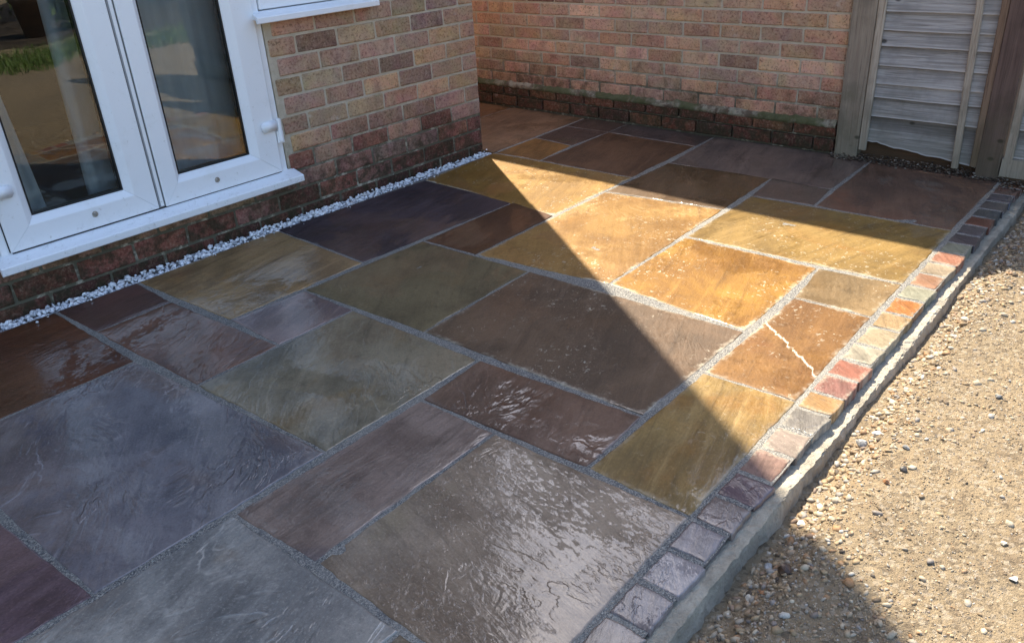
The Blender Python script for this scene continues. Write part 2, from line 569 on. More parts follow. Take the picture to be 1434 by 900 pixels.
M_JOINT = mat_joint()
M_BRICK = mat_brick('stock_brick', 0.55)
M_MORTAR = mat_mortar()
M_UPVC = mat_upvc()
M_GLASS = mat_glass()
M_GASKET = mat_simple('black_gasket', (0.012, 0.012, 0.013), 0.5)
M_GROUND = mat_ground()
M_CONC = mat_concrete()
M_DARKGAP = mat_simple('grey_seal', (0.32, 0.33, 0.34), 0.6)
M_CHROME = mat_simple('worn_screw_cap', (0.42, 0.40, 0.36), 0.35, metal=0.8, nscale=300.0, namt=0.5)

# ------------------------------------------------------------------ ground sheet
def axis_coords(lo, hi, step, far):
    a = list(np.arange(lo, hi + 1e-6, step))
    d = step
    left, right = [], []
    x = lo
    while x > -far:
        d *= 1.35
        x -= d
        left.append(x)
    d = step
    x = hi
    while x < far:
        d *= 1.35
        x += d
        right.append(x)
    return np.array(left[::-1] + a + right)


def ground_z(u, v):
    t = min(1.0, max(0.0, (v - 2.352) / 0.11))
    z = -0.062 + 0.052 * t * t * (3 - 2 * t)
    z += 0.010 * mnoise.noise(Vector((u * 1.3, v * 1.3, 3.1))) + 0.010 * mnoise.noise(Vector((u * 4.1, v * 4.1, 7.7)))
    z += 0.005 * mnoise.noise(Vector((u * 13.0, v * 13.0, 1.7)))
    z += 0.0025 * mnoise.noise(Vector((u * 37.0, v * 37.0, 2.2)))
    return min(z, -0.045 + 2.0 * max(0.0, v - 2.352))


us = axis_coords(-0.6, 3.4, 0.022, 400)
vs = axis_coords(2.28, 3.4, 0.022, 400)
UU, VV = np.meshgrid(us, vs, indexing='ij')
co = np.zeros((len(us) * len(vs), 3))
for i, u in enumerate(us):
    for j, v in enumerate(vs):
        z = ground_z(u, v) if (-3 < u < 8 and 2.3 < v < 9) else (-0.02 if v > 2.4 else -0.10)
        co[i * len(vs) + j] = (u, -v, z)
nu, nv = len(us), len(vs)
ii, jj = np.meshgrid(np.arange(nu - 1), np.arange(nv - 1), indexing='ij')
base = (ii * nv + jj).ravel()
faces = np.stack([base, base + 1, base + nv + 1, base + nv], 1)
me = bpy.data.meshes.new('ground')
me.from_pydata(co.tolist(), [], faces.tolist())
me.update()
ground = link('ground', me, M_GROUND, smooth=True)
tag(ground, 'dry sandy ground with scattered grit beside the patio edge', None, None, 'structure')

# ------------------------------------------------------------------ patio
K_SH = (0.36, 0.40, 0.47)      # light level in open shade used to read the stone colours
K_SU = (1.75, 1.50, 1.15)      # light level in sun


def SH(r, g, b):
    return tuple(max(0.012, a / k) for a, k in zip(lin((r, g, b)), K_SH))


def SU(r, g, b):
    return tuple(a / k for a, k in zip(lin((r, g, b)), K_SU))


def MX(a, b, f=0.5):
    return tuple(x ** (1 - f) * y ** f for x, y in zip(a, b))


SLABS = {
    'S1': [(-0.57, -0.02), (-0.005, -0.017), (-0.013, 0.562), (-0.57, 0.566)],
    'S2': [(-0.005, -0.017), (0.287, -0.012), (0.272, 0.257), (0.003, 0.263)],
    'S3': [(0.003, 0.263), (0.272, 0.257), (0.298, 0.844), (0.017, 0.851)],
    'S4': [(0.287, -0.012), (0.906, -0.027), (0.872, 0.563), (0.308, 0.561)],
    'S5': [(-0.56, 0.566), (-0.013, 0.562), (0.036, 1.405), (-0.53, 1.408)],
    'S6': [(0.017, 0.851), (0.587, 0.846), (0.583, 1.408), (0.036, 1.405)],
    'S7': [(0.308, 0.561), (0.595, 0.577), (0.587, 0.846), (0.298, 0.844)],
    'S8': [(-1.13, 0.85), (-0.565, 0.85), (-0.53, 1.408), (-1.13, 1.408)],
    'S9': [(-1.13, 1.408), (-0.23, 1.42), (-0.226, 1.948), (-1.13, 1.948)],
    'S10': [(-0.23, 1.42), (0.336, 1.423), (0.335, 1.682), (-0.214, 1.686)],
    'S11': [(0.595, 0.577), (1.152, 0.59), (1.151, 1.127), (0.608, 1.152)],
    'S12': [(0.906, -0.027), (1.726, 0.014), (1.696, 0.597), (0.872, 0.563)],
    'S13': [(0.608, 1.152), (1.151, 1.127), (1.152, 1.942), (0.604, 1.938)],
    'S14': [(0.336, 1.423), (0.583, 1.408), (0.604, 1.938), (0.351, 1.946)],
    'S15': [(-0.214, 1.686), (0.335, 1.682), (0.343, 2.211), (-0.226, 2.212)],
    'S16': [(-1.13, 1.948), (-0.226, 1.948), (-0.226, 2.212), (-1.13, 2.212)],
    'S17': [(0.351, 1.946), (0.877, 1.954), (0.882, 2.212), (0.343, 2.211)],
    'S18': [(1.726, 0.014), (2.261, -0.014), (2.254, 0.848), (1.65, 0.855)],
    'S19': [(1.152, 0.59), (1.696, 0.597), (1.65, 0.855), (1.16, 0.867)],
    'S20': [(1.16, 0.867), (2.015, 0.858), (2.07, 1.402), (1.209, 1.425)],
    'S22': [(1.209, 1.425), (1.727, 1.421), (1.705, 1.937), (1.152, 1.942)],
    'S24': [(2.015, 0.858), (2.541, 0.87), (2.561, 1.39), (2.07, 1.402)],
    'S25': [(0.877, 1.954), (1.445, 1.962), (1.44, 2.204), (0.882, 2.212)],
    'S26': [(1.445, 1.962), (1.705, 1.937), (1.723, 2.206), (1.44, 2.204)],
    'S27': [(1.727, 1.421), (2.285, 1.417), (2.287, 2.205), (1.723, 2.206)],
    'S28': [(2.285, 1.417), (2.561, 1.39), (2.534, 1.667), (2.299, 1.688)],
    'S29': [(2.541, 0.87), (3.106, 0.833), (3.055, 1.663), (2.534, 1.667)],
    'S30': [(2.299, 1.688), (3.055, 1.663), (3.01, 2.208), (2.287, 2.205)],
    'S31': [(2.9, 0.277), (3.118, 0.268), (3.106, 0.833), (2.863, 0.836)],
    'S32': [(2.262, 0.295), (2.9, 0.277), (2.863, 0.836), (2.254, 0.848)],
    'S33': [(2.903, -0.02), (3.121, -0.036), (3.118, 0.268), (2.9, 0.277)],
    'S34': [(2.611, -0.012), (2.903, -0.02), (2.9, 0.277), (2.569, 0.268)],
    'S35': [(2.262, 0.0), (2.611, -0.012), (2.569, 0.268), (2.262, 0.295)],
    'S36': [(2.30, -0.63), (3.15, -0.625), (3.121, -0.036), (2.261, -0.014)],
    'S37': [(2.30, -1.5), (3.19, -1.5), (3.15, -0.63), (2.30, -0.63)],
    'S38': [(-1.13, -0.02), (-0.57, -0.02), (-0.57, 0.84), (-1.13, 0.84)],
}
# colour pair, rust, angle, streak, wet, terraces, haze, drops
STYLE = {
    'S1': dict(c=(SH(74, 52, 46), SH(88, 66, 58)), r=None, a=0.1, s=0.35, w=0.9, t=0.8),
    'S2': dict(c=(SH(60, 50, 55), SH(70, 58, 60)), r=None, a=0.3, s=0.2, w=0.7, t=0.6),
    'S3': dict(c=(SH(86, 72, 74), SH(102, 84, 82)), r=None, a=0.5, s=0.25, w=0.85, t=1.6),
    'S4': dict(c=(SH(80, 72, 62), SH(96, 88, 76)), r=SH(100, 84, 60), a=0.15, s=0.5, w=1.0, t=0.8),
    'S5': dict(c=(SH(78, 78, 88), SH(96, 96, 104)), r=SH(90, 74, 66), a=0.9, s=0.1, w=0.9, t=2.6),
    'S6': dict(c=(SH(92, 86, 68), SH(112, 104, 84)), r=SH(104, 86, 54), a=0.7, s=0.15, w=0.85, t=1.3),
    'S7': dict(c=(SH(82, 76, 88), SH(100, 92, 102)), r=None, a=0.4, s=0.3, w=0.9, t=0.5),
    'S8': dict(c=(SH(74, 62, 74), SH(90, 76, 88)), r=None, a=0.2, s=0.2, w=0.6, t=1.0),
    'S9': dict(c=(SH(98, 96, 94), SH(118, 114, 108)), r=SH(104, 86, 66), a=0.3, s=0.15, w=0.7, t=2.2),
    'S10': dict(c=(SH(96, 76, 70), SH(112, 92, 86)), r=SH(84, 74, 80), a=0.05, s=0.55, w=0.55, t=0.9),
    'S11': dict(c=(SH(88, 78, 52), SH(104, 92, 62)), r=SH(112, 84, 46), a=0.6, s=0.15, w=0.6, t=0.6),
    'S12': dict(c=(SH(58, 49, 54), SH(68, 58, 62)), r=None, a=0.2, s=0.3, w=0.4, t=0.5),
    'S13': dict(c=(MX(SH(62, 54, 60), SU(190, 160, 120), 0.45), MX(SH(70, 60, 64), SU(200, 168, 126), 0.45)), r=None, a=0.35, s=0.3, w=0.4, t=0.6, h=0.7),
    'S14': dict(c=(SH(88, 64, 56), SH(104, 80, 72)), r=None, a=0.3, s=0.2, w=0.75, t=1.9),
    'S15': dict(c=(SH(108, 88, 76), SH(126, 106, 94)), r=SH(120, 102, 84), a=1.35, s=0.22, w=1.0, t=0.7, d=0.9),
    'S16': dict(c=(SH(108, 92, 80), SH(120, 104, 94)), r=None, a=0.3, s=0.2, w=0.9, t=1.0),
    'S17': dict(c=(MX(SH(96, 86, 66), SU(226, 176, 84), 0.55), MX(SH(112, 102, 80), SU(232, 184, 92), 0.55)), r=SU(216, 150, 60), a=0.25, s=0.75, w=0.6, t=0.6, h=0.35),
    'S18': dict(c=(MX(SH(84, 66, 46), SU(226, 176, 92), 0.65), MX(SH(92, 74, 52), SU(232, 186, 104), 0.65)), r=None, a=0.3, s=0.15, w=0.5, t=0.7, h=0.85),
    'S19': dict(c=(SH(76, 58, 50), SH(88, 68, 56)), r=SH(96, 72, 44), a=0.2, s=0.2, w=0.45, t=0.4),
    'S20': dict(c=(MX(SH(92, 68, 42), SU(224, 166, 78), 0.7), MX(SH(98, 76, 48), SU(230, 178, 90), 0.7)), r=SU(214, 146, 60), a=0.5, s=0.15, w=0.5, t=0.7, h=0.8),
    'S22': dict(c=(SU(184, 122, 66), SU(200, 142, 80)), r=SU(206, 138, 66), a=0.25, s=0.3, w=0.35, t=0.6, h=0.85),
    'S24': dict(c=(SH(88, 70, 52), SH(98, 80, 62)), r=None, a=0.3, s=0.2, w=0.5, t=0.5),
    'S25': dict(c=(SU(172, 104, 64), SU(190, 120, 76)), r=SU(176, 96, 58), a=0.2, s=0.15, w=0.3, t=0.5, h=0.8, vein=(0.365, 0.13, 0.0062, -0.92)),
    'S26': dict(c=(SU(160, 138, 106), SU(172, 150, 118)), r=None, a=0.3, s=0.1, w=0.2, t=0.3, h=0.7),
    'S27': dict(c=(MX(SH(84, 70, 44), SU(214, 172, 88), 0.7), MX(SH(92, 78, 50), SU(226, 184, 98), 0.7)), r=SU(224, 156, 62), a=-0.35, s=0.5, w=0.4, t=0.4, h=0.7),
    'S28': dict(c=(SH(70, 60, 62), SH(80, 68, 68)), r=None, a=0.1, s=0.1, w=0.5, t=0.4),
    'S29': dict(c=(SH(72, 62, 64), SH(84, 70, 68)), r=None, a=0.2, s=0.3, w=0.4, t=0.5),
    'S30': dict(c=(SH(86, 68, 56), SH(98, 76, 60)), r=SH(108, 72, 52), a=0.3, s=0.2, w=0.4, t=0.8),
    'S31': dict(c=(SH(68, 62, 66), SH(78, 70, 72)), r=None, a=0.1, s=0.1, w=0.5, t=0.4),
    'S32': dict(c=(SH(86, 66, 54), SH(96, 74, 60)), r=None, a=0.2, s=0.2, w=0.4, t=0.5),
    'S33': dict(c=(SH(72, 60, 58), SH(82, 68, 62)), r=None, a=0.3, s=0.1, w=0.4, t=0.4),
    'S34': dict(c=(SH(70, 58, 58), SH(80, 66, 64)), r=None, a=0.3, s=0.1, w=0.4, t=0.4),
    'S35': dict(c=(SH(106, 78, 44), SH(120, 90, 52)), r=SH(128, 90, 44), a=0.3, s=0.2, w=0.4, t=0.4),
    'S36': dict(c=(SH(92, 70, 58), SH(102, 78, 64)), r=None, a=0.2, s=0.2, w=0.4, t=0.4),
    'S37': dict(c=(SH(110, 82, 60), SH(120, 92, 70)), r=None, a=0.2, s=0.2, w=0.4, t=0.4),
    'S38': dict(c=(SH(92, 84, 72), SH(104, 94, 80)), r=None, a=0.2, s=0.2, w=0.6, t=0.8),
}

# fine tuning of the stone colours (red, green, blue)
ADJ = {
    'S1': (0.351, 0.241, 0.137),
    'S2': (0.555, 0.453, 0.388),
    'S3': (0.374, 0.282, 0.197),
    'S5': (0.475, 0.47, 0.47),
    'S6': (0.428, 0.451, 0.516),
    'S7': (0.645, 0.591, 0.474),
    'S8': (0.464, 0.447, 0.408),
    'S9': (0.534, 0.584, 0.652),
    'S10': (0.455, 0.546, 0.569),
    'S11': (0.348, 0.379, 0.491),
    'S12': (0.347, 0.373, 0.42),
    'S14': (0.351, 0.393, 0.377),
    'S15': (0.439, 0.52, 0.527),
    'S19': (0.288, 0.233, 0.175),
    'S22': (0.715, 0.656, 0.219),
    'S25': (0.555, 0.623, 0.304),
    'S26': (0.75, 0.569, 0.333),
    'S24': (0.283, 0.263, 0.195),
    'S29': (0.585, 0.643, 0.591),
    'S30': (0.391, 0.417, 0.491),
    'S32': (0.381, 0.352, 0.309),
    'S36': (0.596, 0.64, 0.593),
    'S4': (0.833, 0.708, 0.496),
    'S13': (0.488, 0.417, 0.284),
    'S17': (0.501, 0.453, 0.392),
    'S18': (0.583, 0.489, 0.265),
    'S20': (0.619, 0.56, 0.512),
    'S27': (0.474, 0.407, 0.301),
    'S28': (0.532, 0.585, 0.537),
    'S33': (0.429, 0.405, 0.37),
    'S34': (0.429, 0.405, 0.37),
    'S31': (0.429, 0.405, 0.37),
    'S37': (0.429, 0.405, 0.37),
    'S35': (0.429, 0.405, 0.37),
    'S16': (0.428, 0.506, 0.504),
    'S38': (0.772, 0.655, 0.459),
}


def adj(key, c):
    a = ADJ.get(key, (1, 1, 1))
    return None if c is None else tuple(min(0.85, max(0.008, x * y)) for x, y in zip(c, a))


SLAB_LABEL = {
    'S1': 'reddish brown slab at the picture edge beside the white chippings',
    'S2': 'small dark plum slab touching the white chippings below the door sill',
    'S4': 'olive grey slab that mirrors the white door frame',
    'S5': 'largest blue grey slab with a riven face',
    'S6': 'pale olive slab in the middle of the shaded patio',
    'S7': 'small lilac grey slab',
    'S9': 'cool grey slab at the bottom edge of the picture',
    'S12': 'charcoal slab against the white chippings',
    'S13': 'large charcoal slab crossed by the shadow edge',
    'S14': 'red brown slab with wet ripples',
    'S15': 'large wet brown slab shining with sky beside the setts',
    'S17': 'streaky ochre slab half in sun next to the setts',
    'S18': 'yellow slab holding the tip of the sunlit wedge',
    'S20': 'golden slab with pale drying marks, mostly in sun',
    'S22': 'orange brown slab fully in sun',
    'S25': 'rust red slab with a broken white vein',
    'S26': 'small beige slab beside the setts',
    'S27': 'long yellow slab with its far side in shade',
    'S30': 'brown slab below the fence',
    'S35': 'small ochre slab in the far passage',
}


def inset_quad(q, d):
    out = []
    n = len(q)
    cx = sum(p[0] for p in q) / n
    cy = sum(p[1] for p in q) / n
    lines = []
    for i in range(n):
        a, b = Vector(q[i]), Vector(q[(i + 1) % n])
        t = (b - a).normalized()
        nn = Vector((-t.y, t.x))
        if nn.dot(Vector((cx, cy)) - a) < 0: nn = -nn
        lines.append((a + nn * d, t))
    for i in range(n):
        p, t = lines[i - 1]
        p2, t2 = lines[i]
        den = t.x * t2.y - t.y * t2.x
        k = ((p2.x - p.x) * t2.y - (p2.y - p.y) * t2.x) / den
        out.append(p + t * k)
    return out


def stone_mesh(name, quad, cell, gap, wob, lip, thick, amp, seed, tilt=(0, 0)):
    q = inset_quad(quad, gap)
    e1 = ((q[1] - q[0]).length + (q[2] - q[3]).length) / 2
    e2 = ((q[3] - q[0]).length + (q[2] - q[1]).length) / 2
    n1, n2 = max(4, int(e1 / cell)), max(4, int(e2 / cell))
    # parameters with extra rows close to the rim
    def par(n, e):
        r = lip / e
        return [0.0, r, r * 2.2] + [r * 2.2 + (1 - 4.4 * r) * k / n for k in range(1, n)] + [1 - r * 2.2, 1 - r, 1.0]
    s1, s2 = par(n1, e1), par(n2, e2)
    verts, luv, edg = [], [], []
    ctr = sum(q, Vector((0, 0))) / 4
    for a in s1:
        for b in s2:
            p = q[0].lerp(q[1], a).lerp(q[3].lerp(q[2], a), b)
            da, db = min(a, 1 - a) * e1, min(b, 1 - b) * e2
            d = min(da, db)
            k = max(0.0, 1 - d / 0.03)
            off = Vector((mnoise.noise(Vector((p.x * 26, p.y * 26, seed))), mnoise.noise(Vector((p.x * 26, p.y * 26, seed + 9)))))
            off += 0.6 * Vector((mnoise.noise(Vector((p.x * 80, p.y * 80, seed))), mnoise.noise(Vector((p.x * 80, p.y * 80, seed + 5)))))
            pp = p + off * wob * k
            z = amp * (mnoise.noise(Vector((p.x * 3.2, p.y * 3.2, seed * 3))) + 0.5 * mnoise.noise(Vector((p.x * 8, p.y * 8, seed * 3 + 4))) + 0.22 * mnoise.noise(Vector((p.x * 24, p.y * 24, seed * 3 + 8))))
            z += tilt[0] * (p.x - ctr.x) + tilt[1] * (p.y - ctr.y)
            if d < lip * 0.5: z -= lip * (0.9 + 0.5 * mnoise.noise(Vector((p.x * 40, p.y * 40, seed))))
            elif d < lip * 1.6: z -= lip * 0.15
            verts.append((pp.x, -pp.y, z))
            luv.append((a * e1, b * e2, 0.0))
            edg.append(d)
    m = len(s2)
    fcs = []
    for i in range(len(s1) - 1):
        for j in range(m - 1):
            fcs.append((i * m + j, i * m + j + 1, (i + 1) * m + j + 1, (i + 1) * m + j))
    # skirt
    rim = [i * m for i in range(len(s1))] + [(len(s1) - 1) * m + j for j in range(1, m)] + \
          [i * m + m - 1 for i in range(len(s1) - 2, -1, -1)] + [j for j in range(m - 2, 0, -1)]
    b0 = len(verts)
    for r in rim:
        x, y, z = verts[r]
        verts.append((x, y, -thick))
        luv.append(luv[r]); edg.append(0.0)
    L = len(rim)
    for k in range(L):
        fcs.append((rim[k], rim[(k + 1) % L], b0 + (k + 1) % L, b0 + k))
    me = bpy.data.meshes.new(name)
    me.from_pydata(verts, [], fcs)
    me.update()
    # orient upwards
    if me.polygons[len(me.polygons) // 3].normal.z < 0:
        me.flip_normals()
    a = me.attributes.new('luv', 'FLOAT_VECTOR', 'POINT')
    a.data.foreach_set('vector', np.array(luv, dtype=np.float32).ravel())
    a = me.attributes.new('edge', 'FLOAT', 'POINT')
    a.data.foreach_set('value', np.array(edg, dtype=np.float32))
    me.polygons.foreach_set('use_smooth', [True] * len(me.polygons))
    return me


# the bed of jointing grit under and between the stones
bm = bmesh.new()
bedpts = [(-1.16, -0.012), (2.285, -0.012), (2.285, -1.6), (3.19, -1.6), (3.03, 2.30), (-1.16, 2.30)]
cell = 0.03
gu = np.arange(-1.16, 3.2, cell)
gv = np.arange(-1.6, 2.305, cell)
idx = {}
for u in gu:
    for v in gv:
        if v < -0.02 and u < 2.27: continue
        if u > 3.125 - 0.047 * v: continue
        z = -0.0018 + 0.0014 * mnoise.noise(Vector((u * 9, v * 9, 0.4)))
        idx[(round(u / cell), round(v / cell))] = bm.verts.new(W(u, v, z))
for (i, j), a in list(idx.items()):
    c = [idx.get((i + 1, j)), idx.get((i + 1, j + 1)), idx.get((i, j + 1))]
    if all(c): bm.faces.new([a] + c)
bmesh.ops.recalc_face_normals(bm, faces=bm.faces)
bm.normal_update()
if next(iter(bm.faces)).normal.z < 0:
    bmesh.ops.reverse_faces(bm, faces=bm.faces)
patio = from_bm('patio', bm, M_JOINT, None, True)
tag(patio, 'patio of mixed sandstone slabs with gritty joints', None, None, 'structure')

for n, (key, quad) in enumerate(SLABS.items()):
    st = STYLE[key]
    mt = slab_material('sandstone_' + key.lower(), adj(key, st['c'][0]), adj(key, st['c'][1]), adj(key, st['r']), seed=n * 1.37 + 0.6, ang=st['a'], streak=st['s'], wet=st['w'],
                       terr=st['t'], haze=st.get('h', 0.0), drops=st.get('d', 0.0), vein=st.get('vein'))
    me = stone_mesh('paving_slab', quad, 0.02, 0.0034, 0.0034, 0.0026, 0.03, 0.0012, n * 2.3, (rng.uniform(-.002, .002), rng.uniform(-.002, .002)))
    o = link('paving_slab', me, mt, patio)
    if key in SLAB_LABEL:
        o['label'] = SLAB_LABEL[key]

# setts along the outer edge
SJ = [-1.10, -1.0, -0.895, -0.79, -0.685, -0.58, -0.475, -0.372, -0.27, -0.172, -0.073, 0.03, 0.133, 0.24, 0.343, 0.442, 0.543, 0.651, 0.76, 0.862, 0.953, 1.055, 1.154, 1.261, 1.388, 1.5,
      1.621, 1.732, 1.845, 1.953, 2.066, 2.17, 2.272, 2.38, 2.486, 2.59, 2.70, 2.80, 2.905, 3.0]
SC_COL = {}
sett_cols = {
    0.03: SH(104, 98, 96), 0.133: SH(98, 94, 98), 0.24: SH(108, 106, 112), 0.343: SH(96, 92, 98), 0.442: SH(100, 92, 92), 0.543: SH(70, 58, 66),
    0.651: MX(SH(86, 72, 70), SU(180, 130, 100)), 0.76: SU(178, 148, 118), 0.862: SU(158, 140, 116), 0.953: SU(206, 150, 84), 1.055: SU(172, 108, 84), 1.154: SU(182, 106, 74),
    1.261: SU(196, 172, 132), 1.388: SU(196, 164, 116), 1.5: SU(196, 152, 96), 1.621: SU(206, 122, 48), 1.732: SU(172, 158, 120), 1.845: SU(188, 128, 86),
    1.953: SU(190, 158, 116), 2.066: SU(184, 116, 80), 2.17: SU(190, 174, 130),
}
alt = [SH(72, 70, 76), SH(96, 62, 52), SH(74, 78, 82), SH(80, 76, 78), SH(62, 62, 72), SH(84, 62, 58), SH(94, 66, 52), SH(70, 66, 72)]
for n in range(len(SJ) - 1):
    a, b = SJ[n], SJ[n + 1]
    c = sett_cols.get(b, alt[n % len(alt)])
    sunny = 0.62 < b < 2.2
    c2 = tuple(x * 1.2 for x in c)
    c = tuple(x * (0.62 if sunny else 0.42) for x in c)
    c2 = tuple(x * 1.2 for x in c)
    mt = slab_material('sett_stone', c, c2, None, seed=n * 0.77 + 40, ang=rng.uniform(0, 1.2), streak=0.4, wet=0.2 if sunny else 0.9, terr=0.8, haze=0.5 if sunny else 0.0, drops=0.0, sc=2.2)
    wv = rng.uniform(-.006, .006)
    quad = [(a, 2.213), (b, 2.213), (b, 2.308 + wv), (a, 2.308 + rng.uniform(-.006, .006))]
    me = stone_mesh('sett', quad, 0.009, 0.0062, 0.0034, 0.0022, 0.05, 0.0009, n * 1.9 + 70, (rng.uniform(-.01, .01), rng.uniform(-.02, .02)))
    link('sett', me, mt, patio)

# ------------------------------------------------------------------ concrete haunch
bm = bmesh.new()
rows = []
for k, u in enumerate(np.arange(-1.2, 3.03, 0.012)):
    n1 = mnoise.noise(Vector((u * 4.2, 0.3, 0.0)))
    n2 = mnoise.noise(Vector((u * 17, 1.3, 0.0)))
    n3 = mnoise.noise(Vector((u * 45, 2.3, 0.0)))
    near = 1 / (1 + math.exp((u - 0.68) / 0.06))
    top = -0.030 + 0.017 * near + 0.003 * n1 + 0.003 * n2
    ov = 2.333 - 0.002 * near + 0.007 * n1 + 0.005 * n2 + 0.002 * n3
    prof = [(2.285, top - 0.002), (2.304, top + 0.001 * n3), (2.318, top + 0.002 * n2), (2.332, top - 0.001 + 0.002 * n3), (ov - 0.006, top - 0.001), (ov - 0.0005, top - 0.004),
            (ov + 0.003, top - 0.02), (ov + 0.006 + 0.003 * n2, top - 0.045), (ov + 0.014 + 0.004 * n3, top - 0.09)]
    rows.append([bm.verts.new(W(u + rng.uniform(-.003, .003), v + rng.uniform(-.0022, .0022), z + rng.uniform(-.0022, .0022))) for v, z in prof])
for r1, r2 in zip(rows[:-1], rows[1:]):
    for j in range(len(r1) - 1):
        bm.faces.new((r1[j], r2[j], r2[j + 1], r1[j + 1]))
bmesh.ops.recalc_face_normals(bm, faces=bm.faces)
haunch = from_bm('concrete_haunch', bm, M_CONC, None, False)
tag(haunch, 'rough concrete haunch holding the outer edge of the patio setts', 'haunching', None, 'structure')

# ------------------------------------------------------------------ house
VW = -0.115                       # brick face of the house wall
house = empty('house', W(2.292, VW, 0))
tag(house, 'brown brick house with white french doors facing the wet patio', 'house')
HI = house


def part(o):
    o.parent = HI
    o.matrix_parent_inverse = Matrix.Translation(-Vector(HI.location))
    return o


def brick_meshes(L, H, D, n=6, rad=0.004):
    out = []
    for k in range(n):
        bm = bmesh.new()
        bmesh.ops.create_cube(bm, size=1.0)
        for v in bm.verts:
            v.co = Vector((v.co.x * L, v.co.y * D, v.co.z * H))
        bmesh.ops.bevel(bm, geom=bm.edges[:], offset=rad, segments=1, affect='EDGES')
        for v in bm.verts:
            v.co += Vector((rng.uniform(-1, 1) * 0.002, rng.uniform(-1, 1) * 0.001, rng.uniform(-1, 1) * 0.0016))
        me = bpy.data.meshes.new('brick')
        bm.to_mesh(me)
        bm.free()
        me.materials.append(M_BRICK)
        out.append(me)
    return out


def pick(pal):
    c = rng.choice(pal)
    k = rng.uniform(0.86, 1.16)
    return tuple(min(1, x * k) for x in c)


K_WA = (0.515, 0.53, 0.59)


def BK(r, g, b):
    g_ = (r + g + b) / 3            # weathered bricks are greyer than they look
    r, g, b = (0.85 * x + 0.15 * g_ for x in (r, g, b))
    return tuple(a / k for a, k in zip(lin((r, g, b)), K_WA))


PAL_A = [BK(136, 108, 88), BK(128, 100, 84), BK(142, 110, 88), BK(124, 98, 86), BK(134, 104, 92), BK(128, 106, 86), BK(112, 86, 76), BK(138, 100, 86), BK(132, 110, 90)]
PAL_A_PURPLE = [BK(122, 96, 90), BK(130, 98, 90), BK(116, 90, 86), BK(136, 102, 92)]
PAL_RED = [BK(118, 72, 62), BK(126, 78, 68), BK(104, 64, 56), BK(122, 84, 78)]
PAL_DARK = [BK(84, 50, 42), BK(74, 46, 40), BK(92, 56, 46)]
PAL_B = [BK(154, 118, 98), BK(146, 110, 92), BK(140, 112, 98), BK(160, 126, 108), BK(144, 106, 88), BK(134, 110, 94), BK(150, 116, 102), BK(128, 98, 84), BK(118, 92, 82)]


def tint(o, c):
    o.color = (*c, 1.0)


# backing of the wall with mortar face, openings for door and window
bm = bmesh.new()
MV = VW - 0.0045
for (a, b, z0, z1) in ((-1.6, -0.085, -0.15, 1.45), (-0.085, 1.075, -0.15, 0.165), (1.075, 1.62, -0.15, 0.80), (1.62, 2.288, -0.15, 1.45)):
    bbox(bm, a, b, MV - 0.10, MV, z0, z1)
wallA = part(from_bm('brick_wall', bm, M_MORTAR))
CH = 0.0775
Z0 = 0.031
PITCH = 0.2155
bm_full = brick_meshes(PITCH - 0.010, CH - 0.0105, 0.09)
bm_half = brick_meshes(PITCH / 2 - 0.010, CH - 0.0105, 0.09, 4)


def put_brick(meshes, u, v, z, L, full, parent, col, rot=0.0, dz=0.0):
    me = rng.choice(meshes)
    o = bpy.data.objects.new('brick', me)
    COL.objects.link(o)
    o.parent = parent
    o.location = W(u, v, z) - parent.matrix_world.translation if False else W(u, v, z)
    o.matrix_parent_inverse = Matrix.Translation(-PARENT_AT[parent.name])
    o.scale = (L / full, 1, 1)
    o.rotation_euler = (rng.uniform(-.008, .008), rng.uniform(-.006, .006), rot + rng.uniform(-.004, .004))
    tint(o, col)
    return o


PARENT_AT = {wallA.name: Vector(HI.location) * 0}
SEGS = lambda z: [(-1.6, -0.09)] + ([(1.08, 2.292)] if 0.2 < z < 0.795 else ([(1.63, 2.292)] if z >= 0.795 else [(-0.088, 2.292)]))
nb = 0
for row in range(-1, 18):
    zc = Z0 + CH * (row - 0.5)
    if zc < 0.2:
        segs = [(-1.6, 2.292)]
    elif zc < 0.795:
        segs = [(-1.6, -0.09), (1.082, 2.292)]
    else:
        segs = [(-1.6, -0.09), (1.63, 2.292)]
    u = 2.292
    first = True
    half = (row % 2 == 0)
    while u > -1.6:
        L = PITCH / 2 if (first and half) else PITCH
        first = False
        a, b = u - L, u
        for s0, s1 in segs:
            x0, x1 = max(a, s0), min(b, s1)
            if x1 - x0 < 0.03: continue
            w = x1 - x0 - 0.010
            if row <= 0: pal = PAL_DARK
            elif row == 1: pal = PAL_DARK + PAL_RED
            elif row <= 3 and x1 > 1.0: pal = PAL_RED + PAL_A_PURPLE
            elif x0 > 1.85 and row > 3: pal = PAL_A_PURPLE + PAL_A[:4]
            else: pal = PAL_A
            ln, ms = ((PITCH - 0.010), bm_full) if w > 0.13 else ((PITCH / 2 - 0.010), bm_half)
            jut = rng.uniform(-0.0015, 0.0015)
            put_brick(ms, (x0 + x1) / 2, VW - 0.045 + jut, zc, w, ln, wallA, pick(pal))
            nb += 1
        u = a

